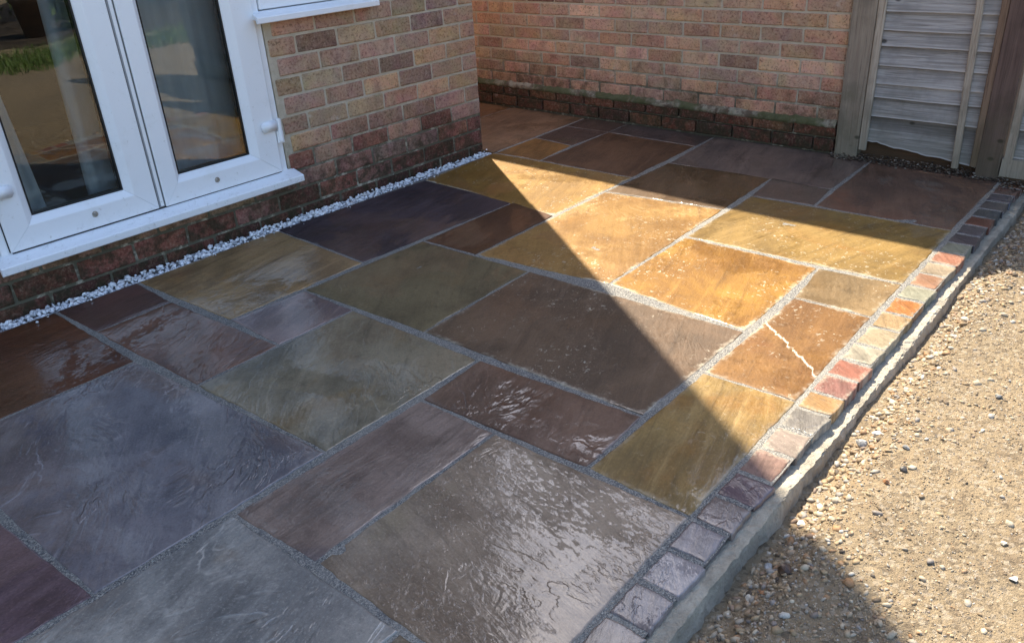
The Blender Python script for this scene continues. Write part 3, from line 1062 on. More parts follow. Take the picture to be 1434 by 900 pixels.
M_FBX = mat_far_brick('x')
M_FBY = mat_far_brick('y')
bm = bmesh.new()
for (a, b, z0, z1) in ((-6.0, -0.085, 1.455, 5.6), (-0.085, 1.62, 2.21, 5.6), (1.62, 2.29, 1.455, 5.6), (-6.0, -1.605, -0.15, 1.455)):
    bbox(bm, a, b, VW - 0.11, VW, z0, z1)
part(from_bm('upper_wall', bm, M_FBX))
bm = bmesh.new()
bbox(bm, 2.14, 2.287, -6.5, VW - 0.106, -0.15, 5.6)
part(from_bm('side_wall', bm, M_FBY))
M_TILE = mat_simple('roof_tile', (0.16, 0.10, 0.08), 0.8, 0.3, 0, 12.0, 0.3, 0.01)
bm = bmesh.new()
pr = [(0.25, 5.45), (-3.3, 7.6), (-6.9, 5.45), (-6.9, 5.6), (-3.3, 7.75), (0.25, 5.6)]
A_ = [bm.verts.new(W(-6.2, v, z)) for v, z in pr]
B_ = [bm.verts.new(W(2.30, v, z)) for v, z in pr]
for i in range(6):
    j = (i + 1) % 6
    bm.faces.new((A_[i], A_[j], B_[j], B_[i]))
bm.faces.new(A_); bm.faces.new(B_[::-1])
bmesh.ops.recalc_face_normals(bm, faces=bm.faces)
part(from_bm('roof', bm, M_TILE))
bm = bmesh.new()
g1 = [bm.verts.new(W(x, v, z)) for x in (2.16, 2.286) for v, z in ((VW - 0.01, 5.6), (-6.5, 5.6), (-3.3, 7.5))]
for f in ((0, 1, 2), (5, 4, 3), (0, 3, 4, 1), (1, 4, 5, 2), (2, 5, 3, 0)):
    bm.faces.new([g1[i] for i in f])
bmesh.ops.recalc_face_normals(bm, faces=bm.faces)
part(from_bm('gable', bm, M_FBY))
# room behind the glass
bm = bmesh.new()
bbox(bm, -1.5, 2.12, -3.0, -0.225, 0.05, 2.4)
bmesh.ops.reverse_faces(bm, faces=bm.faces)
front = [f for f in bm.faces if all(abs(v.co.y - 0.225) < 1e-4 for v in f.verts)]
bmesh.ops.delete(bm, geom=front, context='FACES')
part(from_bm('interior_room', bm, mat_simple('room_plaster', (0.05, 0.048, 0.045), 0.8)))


# ---- upvc joinery: mitred rings made of four bars
def ring(name, u0, u1, z0, z1, prof, mat, parent, gap=0.0004):
    """prof: (inset, v) polyline from the outer edge to the inner edge"""
    cs = [(u0, z0, 1, 1), (u1, z0, -1, 1), (u1, z1, -1, -1), (u0, z1, 1, -1)]
    objs = []
    for k in range(4):
        A, B = cs[k], cs[(k + 1) % 4]
        bm = bmesh.new()
        d = Vector((B[0] - A[0], B[1] - A[1])).normalized() * gap
        ra = [bm.verts.new(W(A[0] + A[2] * i + d.x, v, A[1] + A[3] * i + d.y)) for i, v in prof]
        rb = [bm.verts.new(W(B[0] + B[2] * i - d.x, v, B[1] + B[3] * i - d.y)) for i, v in prof]
        for j in range(len(prof) - 1):
            bm.faces.new((ra[j], ra[j + 1], rb[j + 1], rb[j]))
        bm.faces.new((ra[-1], ra[0], rb[0], rb[-1]))
        bm.faces.new(ra); bm.faces.new(rb[::-1])
        bmesh.ops.recalc_face_normals(bm, faces=bm.faces)
        o = from_bm(name if isinstance(name, str) else name[k % 2], bm, mat)
        o.parent = parent
        o.matrix_parent_inverse = Matrix.Translation(-PAT.get(parent.name, Vector((0, 0, 0))))
        objs.append(o)
    return objs


PAT = {HI.name: Vector(HI.location)}

FV = VW + 0.006   # face of the sashes
# door frame (part) with its sill
ringprof = [(0.0, -0.19), (0.0, VW - 0.012), (0.003, VW - 0.006), (0.030, VW - 0.006), (0.033, VW - 0.010), (0.033, VW - 0.05), (0.045, VW - 0.052), (0.045, -0.19)]
fr_e = empty('door_frame', (0, 0, 0)); part(fr_e); fr_e.matrix_parent_inverse = Matrix.Translation(-Vector(HI.location))
ring(('frame_rail', 'frame_jamb'), -0.075, 1.072, 0.178, 2.20, ringprof, M_UPVC, fr_e)
# sill
bm = bmesh.new()
sp_ = [(-0.20, 0.172), (-0.20, 0.205), (VW - 0.01, 0.203), (VW + 0.012, 0.197), (-0.066, 0.187), (-0.054, 0.184), (-0.050, 0.180), (-0.050, 0.158), (-0.056, 0.154), (-0.062, 0.158), (-0.064, 0.172)]
A_ = [bm.verts.new(W(-0.108, v, z)) for v, z in sp_]
B_ = [bm.verts.new(W(1.098, v, z)) for v, z in sp_]
for i in range(len(sp_)):
    j = (i + 1) % len(sp_)
    bm.faces.new((A_[i], A_[j], B_[j], B_[i]))
bm.faces.new(A_); bm.faces.new(B_[::-1])
bmesh.ops.recalc_face_normals(bm, faces=bm.faces)
o = from_bm('door_sill', bm, M_UPVC); o.parent = fr_e

o = box_obj('threshold_seal', -0.04, 1.036, VW - 0.04, VW + 0.0005, 0.1985, 0.2055, M_GASKET); o.parent = fr_e



def leaf(u0, u1, z0, z1, gu0, gu1, gz0, gz1, screw, hinge):
    e = empty('door_leaf', (0, 0, 0)); part(e); e.matrix_parent_inverse = Matrix.Translation(-Vector(HI.location))
    # flat face bars, unequal widths: build by explicit corners
    GV = VW - 0.018
    outer = [(u0, z0), (u1, z0), (u1, z1), (u0, z1)]
    inner = [(gu0, gz0), (gu1, gz0), (gu1, gz1), (gu0, gz1)]
    def along(f):
        return [tuple(np.array(o_) * (1 - f) + np.array(i_) * f) for o_, i_ in zip(outer, inner)]
    prof = [(0.0, VW - 0.05), (0.0, FV - 0.003), (0.03, FV), (0.74, FV), (0.78, FV - 0.002), (0.97, GV + 0.007), (1.0, GV + 0.002), (1.0, VW - 0.05)]
    loops = [([(p[0], p[1]) for p in along(f)], v) for f, v in prof]
    for k in range(4):
        bm = bmesh.new()
        k2 = (k + 1) % 4
        d = (Vector(outer[k2]) - Vector(outer[k])).normalized() * 0.0005
        ra = [bm.verts.new(W(pts[k][0] + d.x, v, pts[k][1] + d.y)) for pts, v in loops]
        rb = [bm.verts.new(W(pts[k2][0] - d.x, v, pts[k2][1] - d.y)) for pts, v in loops]
        for j in range(len(prof) - 1):
            bm.faces.new((ra[j], ra[j + 1], rb[j + 1], rb[j]))
        bm.faces.new(ra); bm.faces.new(rb[::-1])
        bmesh.ops.recalc_face_normals(bm, faces=bm.faces)
        o = from_bm('rail' if k % 2 == 0 else 'stile', bm, M_UPVC); o.parent = e
    # gasket
    bm = bmesh.new()
    for k in range(4):
        a, b = Vector(inner[k]), Vector(inner[(k + 1) % 4])
        c = Vector(((gu0 + gu1) / 2, (gz0 + gz1) / 2))
        ia, ib = [], []
        w = 0.0055
        sx = lambda p: Vector((p.x + (w if p.x < c.x else -w), p.y + (w if p.y < c.y else -w)))
        a2, b2 = sx(a), sx(b)
        vs_ = [bm.verts.new(W(p.x, GV + 0.003, p.y)) for p in (a, b, b2, a2)] + [bm.verts.new(W(p.x, GV - 0.004, p.y)) for p in (a, b, b2, a2)]
        bm.faces.new(vs_[:4]); bm.faces.new((vs_[3], vs_[2], vs_[6], vs_[7]))
    bmesh.ops.recalc_face_normals(bm, faces=bm.faces)
    o = from_bm('gasket', bm, M_GASKET); o.parent = e
    bm = bmesh.new()
    for (a, b, c, d) in ((u0 - 0.0035, u0 + 0.001, z0, z1), (u1 - 0.001, u1 + 0.0035, z0, z1)):
        bbox(bm, a, b, VW - 0.03, VW - 0.0035, c, d)
    o = from_bm('seal', bm, M_GASKET); o.parent = e
    # glass
    o = box_obj('glass_pane', gu0 - 0.004, gu1 + 0.004, GV - 0.006, GV - 0.002, gz0 - 0.004, gz1 + 0.004, M_GLASS); o.parent = e
    bm = bmesh.new()      # black spacer bar inside the sealed unit
    for (a, b, c, d) in ((gu0 - 0.004, gu0 + 0.007, gz0 - .004, gz1 + .004), (gu1 - 0.007, gu1 + 0.004, gz0 - .004, gz1 + .004), (gu0 + .0072, gu1 - .0072, gz0 - .004, gz0 + .007)):
        bbox(bm, a, b, GV - 0.026, GV - 0.0065, c, d)
    o = from_bm('spacer', bm, M_GASKET); o.parent = e
    # screw cap
    bm = bmesh.new()
    bmesh.ops.create_cone(bm, cap_ends=True, segments=20, radius1=0.0115, radius2=0.0095, depth=0.004)
    r = bmesh.ops.create_cone(bm, cap_ends=True, segments=16, radius1=0.006, radius2=0.004, depth=0.003, matrix=Matrix.Translation((0, 0, 0.003)))
    bmesh.ops.create_cube(bm, size=1.0, matrix=Matrix.Translation((0, 0, 0.0045)) @ Matrix.Diagonal((0.012, 0.0018, 0.0012, 1)))
    bmesh.ops.transform(bm, matrix=Matrix.Translation(W(screw[0], FV + 0.001, screw[1])) @ Matrix.Rotation(math.radians(90), 4, 'X'), verts=bm.verts)
    o = from_bm('screw_cap', bm, M_CHROME); o.parent = e
    # flag hinge: rounded leaf block, barrel and lower block
    hu, hz, sgn = hinge
    bm = bmesh.new()
    bbox(bm, min(hu, hu + sgn * 0.075), max(hu, hu + sgn * 0.075), FV, FV + 0.017, hz - 0.018, hz + 0.024)
    bmesh.ops.bevel(bm, geom=bm.edges[:], offset=0.007, segments=3, affect='EDGES')
    o = from_bm('hinge', bm, M_UPVC, None, True); o.parent = e
    bm = bmesh.new()
    bmesh.ops.create_cone(bm, cap_ends=True, segments=20, radius1=0.0095, radius2=0.0095, depth=0.095, matrix=Matrix.Translation(W(hu + sgn * 0.083, FV + 0.010, hz - 0.02)))
    bmesh.ops.bevel(bm, geom=[ed for ed in bm.edges if len(ed.link_faces) == 2 and ed.calc_face_angle() > 1.0], offset=0.003, segments=2, affect='EDGES')
    q = bmesh.new()
    o = from_bm('hinge_barrel', bm, M_UPVC); o.parent = e
    q.free()
    x0, x1 = sorted((hu + sgn * 0.070, hu + sgn * 0.098))
    o = box_obj('hinge_plate', x0, x1, FV - 0.004, FV + 0.008, hz - 0.075, hz - 0.024, M_UPVC, None, 0.003); o.parent = e
    return e


L1 = leaf(-0.044, 0.483, 0.206, 2.165, 0.058, 0.378, 0.304, 2.07, (0.250, 0.254), (0.018, 0.405, -1))
L2 = leaf(0.512, 1.040, 0.204, 2.165, 0.596, 0.912, 0.304, 2.07, (0.737, 0.248), (0.972, 0.396, 1))
tag(L1, 'door leaf with a gap between the curtains behind its glass')
tag(L2, 'door leaf beside the brick pier, its glass filled by curtain')
o = box_obj('astragal', 0.4875, 0.5085, VW - 0.05, VW - 0.001, 0.206, 2.165, M_DARKGAP); o.parent = fr_e
o = box_obj('astragal', 0.4925, 0.5045, VW - 0.0008, VW + 0.003, 0.21, 2.16, M_UPVC, None, 0.0015); o.parent = fr_e

# window next to the door
we = empty('window', (0, 0, 0)); part(we); we.matrix_parent_inverse = Matrix.Translation(-Vector(HI.location))
for o in ring(('frame_rail', 'frame_jamb'), 1.076, 1.615, 0.838, 2.20, [(0.0, -0.19), (0.0, VW - 0.004), (0.003, VW), (0.052, VW), (0.056, VW - 0.004), (0.060, VW - 0.02), (0.060, -0.19)], M_UPVC, we): pass
for o in ring(('sash_rail', 'sash_stile'), 1.137, 1.554, 0.899, 2.139, [(0.0, -0.17), (0.0, VW - 0.012), (0.004, VW - 0.008), (0.045, VW - 0.008), (0.058, VW - 0.022), (0.058, -0.17)], M_UPVC, we): pass
o = box_obj('glass_pane', 1.19, 1.50, VW - 0.030, VW - 0.026, 0.955, 2.08, M_GLASS); o.parent = we
bm = bmesh.new()
sp_ = [(-0.20, 0.806), (-0.20, 0.836), (VW + 0.004, 0.834), (-0.062, 0.822), (-0.052, 0.819), (-0.049, 0.815), (-0.049, 0.797), (-0.055, 0.794), (-0.060, 0.797), (-0.062, 0.808)]
A_ = [bm.verts.new(W(1.012, v, z)) for v, z in sp_]
B_ = [bm.verts.new(W(1.63, v, z)) for v, z in sp_]
# left end is notched round the door frame
for i in range(len(sp_)):
    if sp_[i][0] < VW + 0.008:
        A_[i].co.x = 1.0765
for i in range(len(sp_)):
    j = (i + 1) % len(sp_)
    bm.faces.new((A_[i], A_[j], B_[j], B_[i]))
bm.faces.new(A_); bm.faces.new(B_[::-1])
bmesh.ops.recalc_face_normals(bm, faces=bm.faces)
o = from_bm('window_sill', bm, M_UPVC); o.parent = we


# curtains hanging in the room
def mat_curtain():
    t = NT('net_curtain')
    n = t.noise(t.scale(t.pos(), (60, 60, 3)), 1.0, 3.0)
    t.set(t.b.inputs['Base Color'], t.mix(n, (0.62, 0.72, 0.80), (0.78, 0.86, 0.92)))
    t.b.inputs['Roughness'].default_value = 0.9
    t.b.inputs['Subsurface Weight'].default_value = 0.0
    return t.m


M_CURT = mat_curtain()


def curtain(u0t, u1t, u0b, u1b, v, label, folds=34.0):
    bm = bmesh.new()
    nu_, nz_ = 60, 14
    g = []
    for i in range(nu_ + 1):
        r = []
        for j in range(nz_ + 1):
            f = j / nz_
            a = i / nu_
            u = (u0b * (1 - f) + u0t * f) * (1 - a) + (u1b * (1 - f) + u1t * f) * a
            w = 0.016 * math.sin(folds * (a * (u1t - u0t)) + 1.3 * math.sin(7 * a)) + 0.008 * math.sin(77 * a * (u1t - u0t) + f)
            r.append(bm.verts.new(W(u, v + w, 0.08 + 2.1 * f)))
        g.append(r)
    for i in range(nu_):
        for j in range(nz_):
            bm.faces.new((g[i][j], g[i + 1][j], g[i + 1][j + 1], g[i][j + 1]))
    bmesh.ops.solidify(bm, geom=bm.faces[:], thickness=0.002)
    bmesh.ops.recalc_face_normals(bm, faces=bm.faces)
    o = from_bm('curtain', bm, M_CURT, None, True)
    tag(o, label, 'curtain', 'curtains behind the french doors')


curtain(-0.10, 0.02, -0.10, 0.175, -0.265, 'pale curtain swept aside at the outer edge of the leftmost door glass')
curtain(0.368, 1.02, 0.300, 1.02, -0.27, 'pale blue grey curtain hanging behind both door panes towards the brick pier')

# ------------------------------------------------------------------ back wall
BA = math.atan(0.047)
def BWu(v): return 3.1136 - 0.047 * v
bw = empty('garden_wall', W(BWu(0), 0, 0))
tag(bw, 'pinkish brick boundary wall with mossy plinth behind the patio', 'wall')
BW_H = 2.6
M_FBB = M_FBY


def bw_box(name, v0, v1, off0, off1, z0, z1, mat):
    """box along the back wall; off = distance in front (-) or behind (+) the brick face"""
    bm = bmesh.new()
    vs_ = []
    for off in (off0, off1):
        for v in (v0, v1):
            for z in (z0, z1):
                vs_.append(bm.verts.new(W(BWu(v) + off, v, z)))
    for f in ((0, 1, 3, 2), (4, 6, 7, 5), (0, 4, 5, 1), (2, 3, 7, 6), (0, 2, 6, 4), (1, 5, 7, 3)):
        bm.faces.new([vs_[i] for i in f])
    bmesh.ops.recalc_face_normals(bm, faces=bm.faces)
    o = from_bm(name, bm, mat)
    o.parent = bw
    o.matrix_parent_inverse = Matrix.Translation(-Vector(bw.location))
    return o


core = bw_box('mortar_core', -3.2, 1.4905, 0.0045, 0.10, -0.15, 1.10, M_MORTAR)
bw_box('upper_brickwork', -3.2, 1.488, 0.0, 0.2, 1.10, BW_H - 0.06, M_FBB)
bw_box('rear_skin', -3.2, 1.488, 0.10, 0.2, -0.15, 1.10, M_FBB)
bw_box('coping', -3.22, 1.495, -0.0, 0.2, BW_H - 0.06, BW_H, mat_simple('coping_stone', (0.3, 0.28, 0.24), 0.85, 0.3, 0, 20.0, 0.2, 0.004))
PB, CB = 0.217, 0.0700
full_b = brick_meshes(PB - 0.0095, CB - 0.0100, 0.09)
half_b = brick_meshes(PB / 2 - 0.0095, CB - 0.0100, 0.09, 4)
SPECIAL = {}
PAL_DK = [BK(84, 58, 52), BK(92, 64, 58)]
for row in range(0, 15):
    zc = 0.148 + CB * (row - 1.5)
    # courses sag a little towards the corner, as in the photo the left end sits lower
    v = 1.486
    first = True
    while v > -1.75:
        L = PB / 2 if (first and row % 2 == 0) else PB
        first = False
        a, b = v - L, v
        v = a
        w = L - 0.0095
        ms, ln = (full_b, PB - 0.0095) if L > 0.15 else (half_b, PB / 2 - 0.0095)
        c = (a + b) / 2
        if row < 2:
            col = pick([BK(92, 54, 40), BK(84, 50, 40), BK(76, 46, 38), BK(98, 64, 46)])
            proud = 0.014
        else:
            col = pick(PAL_B)
            proud = rng.uniform(-.001, .002)
            if rng.random() < 0.035 and c < 0.2: col = pick(PAL_DK)
        o = bpy.data.objects.new('brick', rng.choice(ms))
        COL.objects.link(o)
        o.parent = core
        o.location = W(BWu(c) + 0.045 - proud, c, zc)
        o.rotation_euler = (rng.uniform(-.006, .006), rng.uniform(-.006, .006), math.pi / 2 - BA + rng.uniform(-.004, .004))
        o.matrix_parent_inverse = Matrix.Identity(4)
        o.scale = (w / ln, 1, 1)
        tint(o, col)

# ledge of old mortar and moss on the plinth
def mat_ledge():
    t = NT('mossy_ledge')
    p = t.pos()
    n = t.noise(p, 18.0, 6.0, 0.7)
    m = t.noise(p, 5.0, 4.0, 0.6)
    c = t.mix(t.remap(n, 0.4, 0.62), (0.34, 0.30, 0.22), (0.11, 0.075, 0.05))
    c = t.mix(t.math('MULTIPLY', t.remap(m, 0.40, 0.55), 0.9), c, (0.075, 0.08, 0.028))
    t.set(t.b.inputs['Base Color'], c)
    t.b.inputs['Roughness'].default_value = 0.95
    t.set(t.b.inputs['Normal'], t.bump(t.math('MULTIPLY', n, 0.012), 1.0))
    return t.m


bm = bmesh.new()
rows = []
for v in np.arange(-1.75, 1.487, 0.012):
    n1 = mnoise.noise(Vector((v * 9, 4.0, 0))); n2 = mnoise.noise(Vector((v * 31, 5.0, 0)))
    z = 0.150 + 0.008 * n1 + 0.006 * n2
    pf = [(0.006, z + 0.016 + 0.008 * n2), (-0.003, z + 0.012 + 0.006 * n1), (-0.012, z + 0.001), (-0.019 - 0.003 * n2, z - 0.010), (-0.017, z - 0.020 - 0.006 * n1), (-0.004, z - 0.03)]
    rows.append([bm.verts.new(W(BWu(v) + a, v, zz)) for a, zz in pf])
for r1, r2 in zip(rows[:-1], rows[1:]):
    for j in range(5):
        bm.faces.new((r1[j], r2[j], r2[j + 1], r1[j + 1]))
bmesh.ops.recalc_face_normals(bm, faces=bm.faces)
o = from_bm('plinth_ledge', bm, mat_ledge(), None, True)
o.parent = bw
o.matrix_parent_inverse = Matrix.Translation(-Vector(bw.location))

# ------------------------------------------------------------------ fence
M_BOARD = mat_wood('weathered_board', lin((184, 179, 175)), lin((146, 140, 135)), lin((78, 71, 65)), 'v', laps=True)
M_POST = mat_wood('grey_post', lin((158, 146, 130)), lin((140, 126, 112)), lin((84, 72, 62)), 'h')
M_POSTD = mat_wood('dark_post', lin((112, 92, 84)), lin((94, 76, 70)), lin((58, 46, 42)), 'h')
M_BATT = mat_wood('grey_batten', lin((188, 176, 160)), lin((164, 150, 134)), lin((100, 86, 72)), 'h')
M_BATTB = mat_wood('brown_batten', lin((136, 112, 94)), lin((110, 88, 72)), lin((58, 44, 36)), 'h')
M_GBOARD = mat_wood('red_gravel_board', lin((96, 52, 42)), lin((78, 42, 36)), lin((44, 26, 24)), 'v')


def fence_bar(name, v0, v1, off0, off1, z0, z1, mat, parent, lean=0.0, rag=0.0, vb=0.0):
    """upright bar on the fence line, with an uneven lower end"""
    bm = bmesh.new()
    n = 10
    rows_ = []
    zs = [z0] + [z0 + (z1 - z0) * k / n for k in range(1, n + 1)]
    for k, z in enumerate(zs):
        w = [mnoise.noise(Vector((z * 6, v0 * 9 + i * 3.3, 1.0))) * 0.0016 for i in range(4)]
        sh = vb * (1 - (z - z0) / 0.7)
        r = []
        for i, (vv, of) in enumerate(((v0, off0), (v1, off0), (v1, off1), (v0, off1))):
            dz = rag * mnoise.noise(Vector((vv * 40, of * 40, 2.0))) if k == 0 else 0
            r.append(bm.verts.new(W(BWu(vv) + of + w[i] + lean * z, vv + w[(i + 1) % 4] + sh, z + dz)))
        rows_.append(r)
    for r1, r2 in zip(rows_[:-1], rows_[1:]):
        for i in range(4):
            bm.faces.new((r1[i], r1[(i + 1) % 4], r2[(i + 1) % 4], r2[i]))
    bm.faces.new(rows_[0][::-1]); bm.faces.new(rows_[-1])
    bmesh.ops.recalc_face_normals(bm, faces=bm.faces)
    ed = [e for e in bm.edges if abs(e.verts[0].co.z - e.verts[1].co.z) > (z1 - z0) / n * 0.6]
    bmesh.ops.bevel(bm, geom=ed, offset=0.003, segments=1, affect='EDGES')
    o = from_bm(name, bm, mat)
    if parent is not None: o.parent = parent
    return o


FT = 1.75
p1 = fence_bar('fence_post', 1.492, 1.598, -0.030, 0.070, -0.08, FT, M_POST, None, 0, 0.02)
tag(p1, 'weathered grey timber fence post where the brick wall ends', 'fence post', 'fence posts')
p2 = fence_bar('fence_post', 2.108, 2.196, -0.035, 0.060, -0.08, FT, M_POSTD, None, 0, 0.02)
tag(p2, 'dark brown timber fence post at the far corner of the patio', 'fence post', 'fence posts')


def lap_panel(v0, v1, zbots, label, last_rag=True):
    e = empty('lap_fence', (0, 0, 0))
    tag(e, label, 'fence panel', 'overlap fence panels')
    for k, zb in enumerate(zbots):
        zt = (zbots[k - 1] if k else FT) + 0.012
        bm = bmesh.new()
        n = 24
        rr = []
        for i in range(n + 1):
            v = v0 + (v1 - v0) * i / n
            wv = 0.0022 * mnoise.noise(Vector((v * 3, k * 3.7, 0))) + 0.0012 * mnoise.noise(Vector((v * 19, k * 5.1, 0)))
            if k == len(zbots) - 1 and last_rag:
                t_ = (v - 1.64) / 0.45
                wv += -0.050 * t_ + 0.008 * mnoise.noise(Vector((v * 14, 8.0, 0))) + 0.007 * mnoise.noise(Vector((v * 50, 8.0, 0)))
            zb_ = zb + wv
            u = BWu(v)
            rr.append([bm.verts.new(W(u - 0.010, v, zb_)), bm.verts.new(W(u + 0.002, v, zb_ - 0.002)), bm.verts.new(W(u + 0.016, v, zt)), bm.verts.new(W(u + 0.008, v, zt))])
        for r1, r2 in zip(rr[:-1], rr[1:]):
            for i in range(4):
                bm.faces.new((r1[i], r1[(i + 1) % 4], r2[(i + 1) % 4], r2[i]))
        bm.faces.new(rr[0]); bm.faces.new(rr[-1][::-1])
        bmesh.ops.recalc_face_normals(bm, faces=bm.faces)
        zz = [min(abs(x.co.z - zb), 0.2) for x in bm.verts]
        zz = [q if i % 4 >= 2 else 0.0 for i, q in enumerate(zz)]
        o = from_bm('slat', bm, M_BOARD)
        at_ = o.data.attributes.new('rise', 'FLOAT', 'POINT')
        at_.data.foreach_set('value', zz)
        o.parent = e
    return e


zb = [0.655 + 0.078 * k for k in range(12, 0, -1)] + [0.655, 0.578, 0.512, 0.427, 0.350, 0.290, 0.205, 0.088]
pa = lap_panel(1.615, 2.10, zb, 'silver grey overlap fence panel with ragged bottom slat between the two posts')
fence_bar('batten', 1.601, 1.634, -0.030, -0.0105, 0.05, FT, M_BATT, pa, 0, 0.01)
fence_bar('batten', 1.985, 2.012, -0.031, -0.0105, 0.025, FT, M_BATT, pa, 0, 0.012, 0.024)
fence_bar('batten', 2.078, 2.106, -0.034, -0.0105, 0.045, FT, M_BATTB, pa, 0, 0.015, 0.004)
o = box_obj('gravel_board', 0, 1, 0, 1, 0, 1, M_GBOARD)
bpy.data.objects.remove(o)
bm = bmesh.new()
vs_ = [bm.verts.new(W(BWu(v) + of, v, z)) for of in (0.02, 0.045) for v in (1.60, 2.10) for z in (-0.06, 0.13)]
for f in ((0, 1, 3, 2), (4, 6, 7, 5), (0, 4, 5, 1), (2, 3, 7, 6), (0, 2, 6, 4), (1, 5, 7, 3)):
    bm.faces.new([vs_[i] for i in f])
bmesh.ops.recalc_face_normals(bm, faces=bm.faces)
o = from_bm('gravel_board', bm, M_GBOARD); o.parent = pa
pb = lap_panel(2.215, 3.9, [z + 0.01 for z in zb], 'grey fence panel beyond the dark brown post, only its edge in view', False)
fence_bar('batten', 2.204, 2.236, -0.030, -0.0105, 0.075, FT, M_BATT, pb, 0, 0.01)
bm = bmesh.new()
vs_ = [bm.verts.new(W(BWu(v) + of, v, z)) for of in (-0.03, 0.02) for v in (2.20, 3.9) for z in (0.02, 0.095)]
for f in ((0, 1, 3, 2), (4, 6, 7, 5), (0, 4, 5, 1), (2, 3, 7, 6), (0, 2, 6, 4), (1, 5, 7, 3)):
    bm.faces.new([vs_[i] for i in f])
bmesh.ops.recalc_face_normals(bm, faces=bm.faces)
o = from_bm('bottom_rail', bm, M_BATT); o.parent = pb
bm = bmesh.new()
vs_ = [bm.verts.new(W(BWu(v) + of, v, z)) for of in (-0.026, 0.024) for v in (2.205, 3.9) for z in (-0.08, 0.0185)]
for f in ((0, 1, 3, 2), (4, 6, 7, 5), (0, 4, 5, 1), (2, 3, 7, 6), (0, 2, 6, 4), (1, 5, 7, 3)):
    bm.faces.new([vs_[i] for i in f])
bmesh.ops.recalc_face_normals(bm, faces=bm.faces)
o = from_bm('gravel_board', bm, M_GBOARD); o.parent = pb

# ------------------------------------------------------------------ pebbles and stones (joined stuff)
def ico(sub):
    bm = bmesh.new()
    bmesh.ops.create_icosphere(bm, subdivisions=sub, radius=1.0)
    v = np.array([x.co[:] for x in bm.verts])
    f = np.array([[q.index for q in p.verts] for p in bm.faces])
    bm.free()
    return v, f


I1 = ico(1)
I2 = ico(2)


def templates(base, n, rough, seed):
    r = np.random.RandomState(seed)
    out = []
    for _ in range(n):
        v = base[0].copy()
        # cut by random planes for a broken-stone look
        for _k in range(9):
            d = r.normal(size=3); d /= np.linalg.norm(d)
            h = 1 - r.uniform(0.12, rough)
            s = v @ d
            v[s > h] -= np.outer(s[s > h] - h, d)
        v *= 1 + r.uniform(-0.06, 0.06, size=(len(v), 1))
        out.append(v)
    return out


def scatter(name, base, temps, P, S, mat, seed, flat=(0.5, 0.9), smooth=False, z_sink=0.35):
    r = np.random.RandomState(seed)
    V, F = [], []
    nb = len(base[0])
    for k in range(len(P)):
        t = temps[r.randint(len(temps))]
        a = r.uniform(0, 2 * np.pi); c, s = np.cos(a), np.sin(a)
        sc = np.array([1.15, r.uniform(0.5, 0.95), r.uniform(*flat)]) * S[k]
        v = t * sc
        tx = r.uniform(-.5, .5)
        v = v @ np.array([[1, 0, 0], [0, np.cos(tx), -np.sin(tx)], [0, np.sin(tx), np.cos(tx)]])
        v = v @ np.array([[c, -s, 0], [s, c, 0], [0, 0, 1]])
        v = v + np.array(P[k]) + np.array([0, 0, sc[2] * (1 - 2 * z_sink) * 0.5])
        V.append(v); F.append(base[1] + k * nb)
    V = np.concatenate(V); F = np.concatenate(F)
    me = bpy.data.meshes.new(name)
    me.vertices.add(len(V)); me.vertices.foreach_set('co', V.ravel())
    me.loops.add(len(F) * 3); me.loops.foreach_set('vertex_index', F.ravel().astype(np.int32))
    me.polygons.add(len(F))
    me.polygons.foreach_set('loop_start', np.arange(0, len(F) * 3, 3, dtype=np.int32))
    me.update(calc_edges=True)
    return link(name, me, mat, None, smooth)


TS = templates(I1, 20, 0.62, 2)
TS2 = templates(I2, 14, 0.62, 3)

# white chippings along the house wall
P, S = [], []
r = np.random.RandomState(8)
for k in range(2600):
    u = r.uniform(-1.15, 2.30)
    f = r.uniform(0, 1)
    v = -0.014 - 0.072 * f
    hump = 0.004 + 0.012 * math.exp(-((u - 0.9) / 0.9) ** 2)
    z = -0.014 + hump * (f ** 0.7) + 0.006 * mnoise.noise(Vector((u * 11, v * 30, 0))) + r.uniform(-0.008, 0.004)
    if v > -0.022: z = min(z, 0.0)
    P.append((u, -v, z)); S.append(r.uniform(0.005, 0.0125) * (1.3 if r.rand() < 0.15 else 1))
for k in range(26):      # a few chips kicked onto the slabs
    u = r.uniform(-0.5, 2.2)
    P.append((u, 0.004 - abs(r.normal(0, 0.018)), 0.004)); S.append(r.uniform(0.003, 0.007))
M_WHITE = mat_pebbles('white_chippings', [(0.0, (0.36, 0.37, 0.40)), (0.2, (0.62, 0.62, 0.63)), (0.42, (0.85, 0.85, 0.85)), (0.85, (0.90, 0.90, 0.90)), (1.0, (0.72, 0.68, 0.64))], 0.5)
o = scatter('white_gravel', I1, TS, P, S, M_WHITE, 4, (0.55, 1.0))
tag(o, 'strip of white stone chippings between the house wall and the slabs', 'gravel', None, 'stuff')
o = box_obj('gravel_trench', -1.16, 2.29, -0.113, -0.0135, -0.06, -0.016, mat_simple('trench_soil', (0.30, 0.29, 0.28), 0.9, 0.2, 0, 60.0, 0.4, 0.01))
tag(o, 'soil bed under the white chippings along the house', None, None, 'structure')

# natural gravel on the sandy ground
P, S = [], []
r = np.random.RandomState(21)


def dens(u, v):
    e = v - 2.36
    d = 0.09
    d += 2.6 * math.exp(-(e / 0.06) ** 2) * (1.0 if u > 0.55 else 0.5)
    d += 0.9 * max(0, mnoise.noise(Vector((u * 2.3, v * 2.3, 5.0)))) ** 1.5
    if u < 0.62 - 0.9 * (v - 2.36): d += 0.55
    if u > 1.5: d += 0.5 * math.exp(-(e / 0.2) ** 2)
    return d


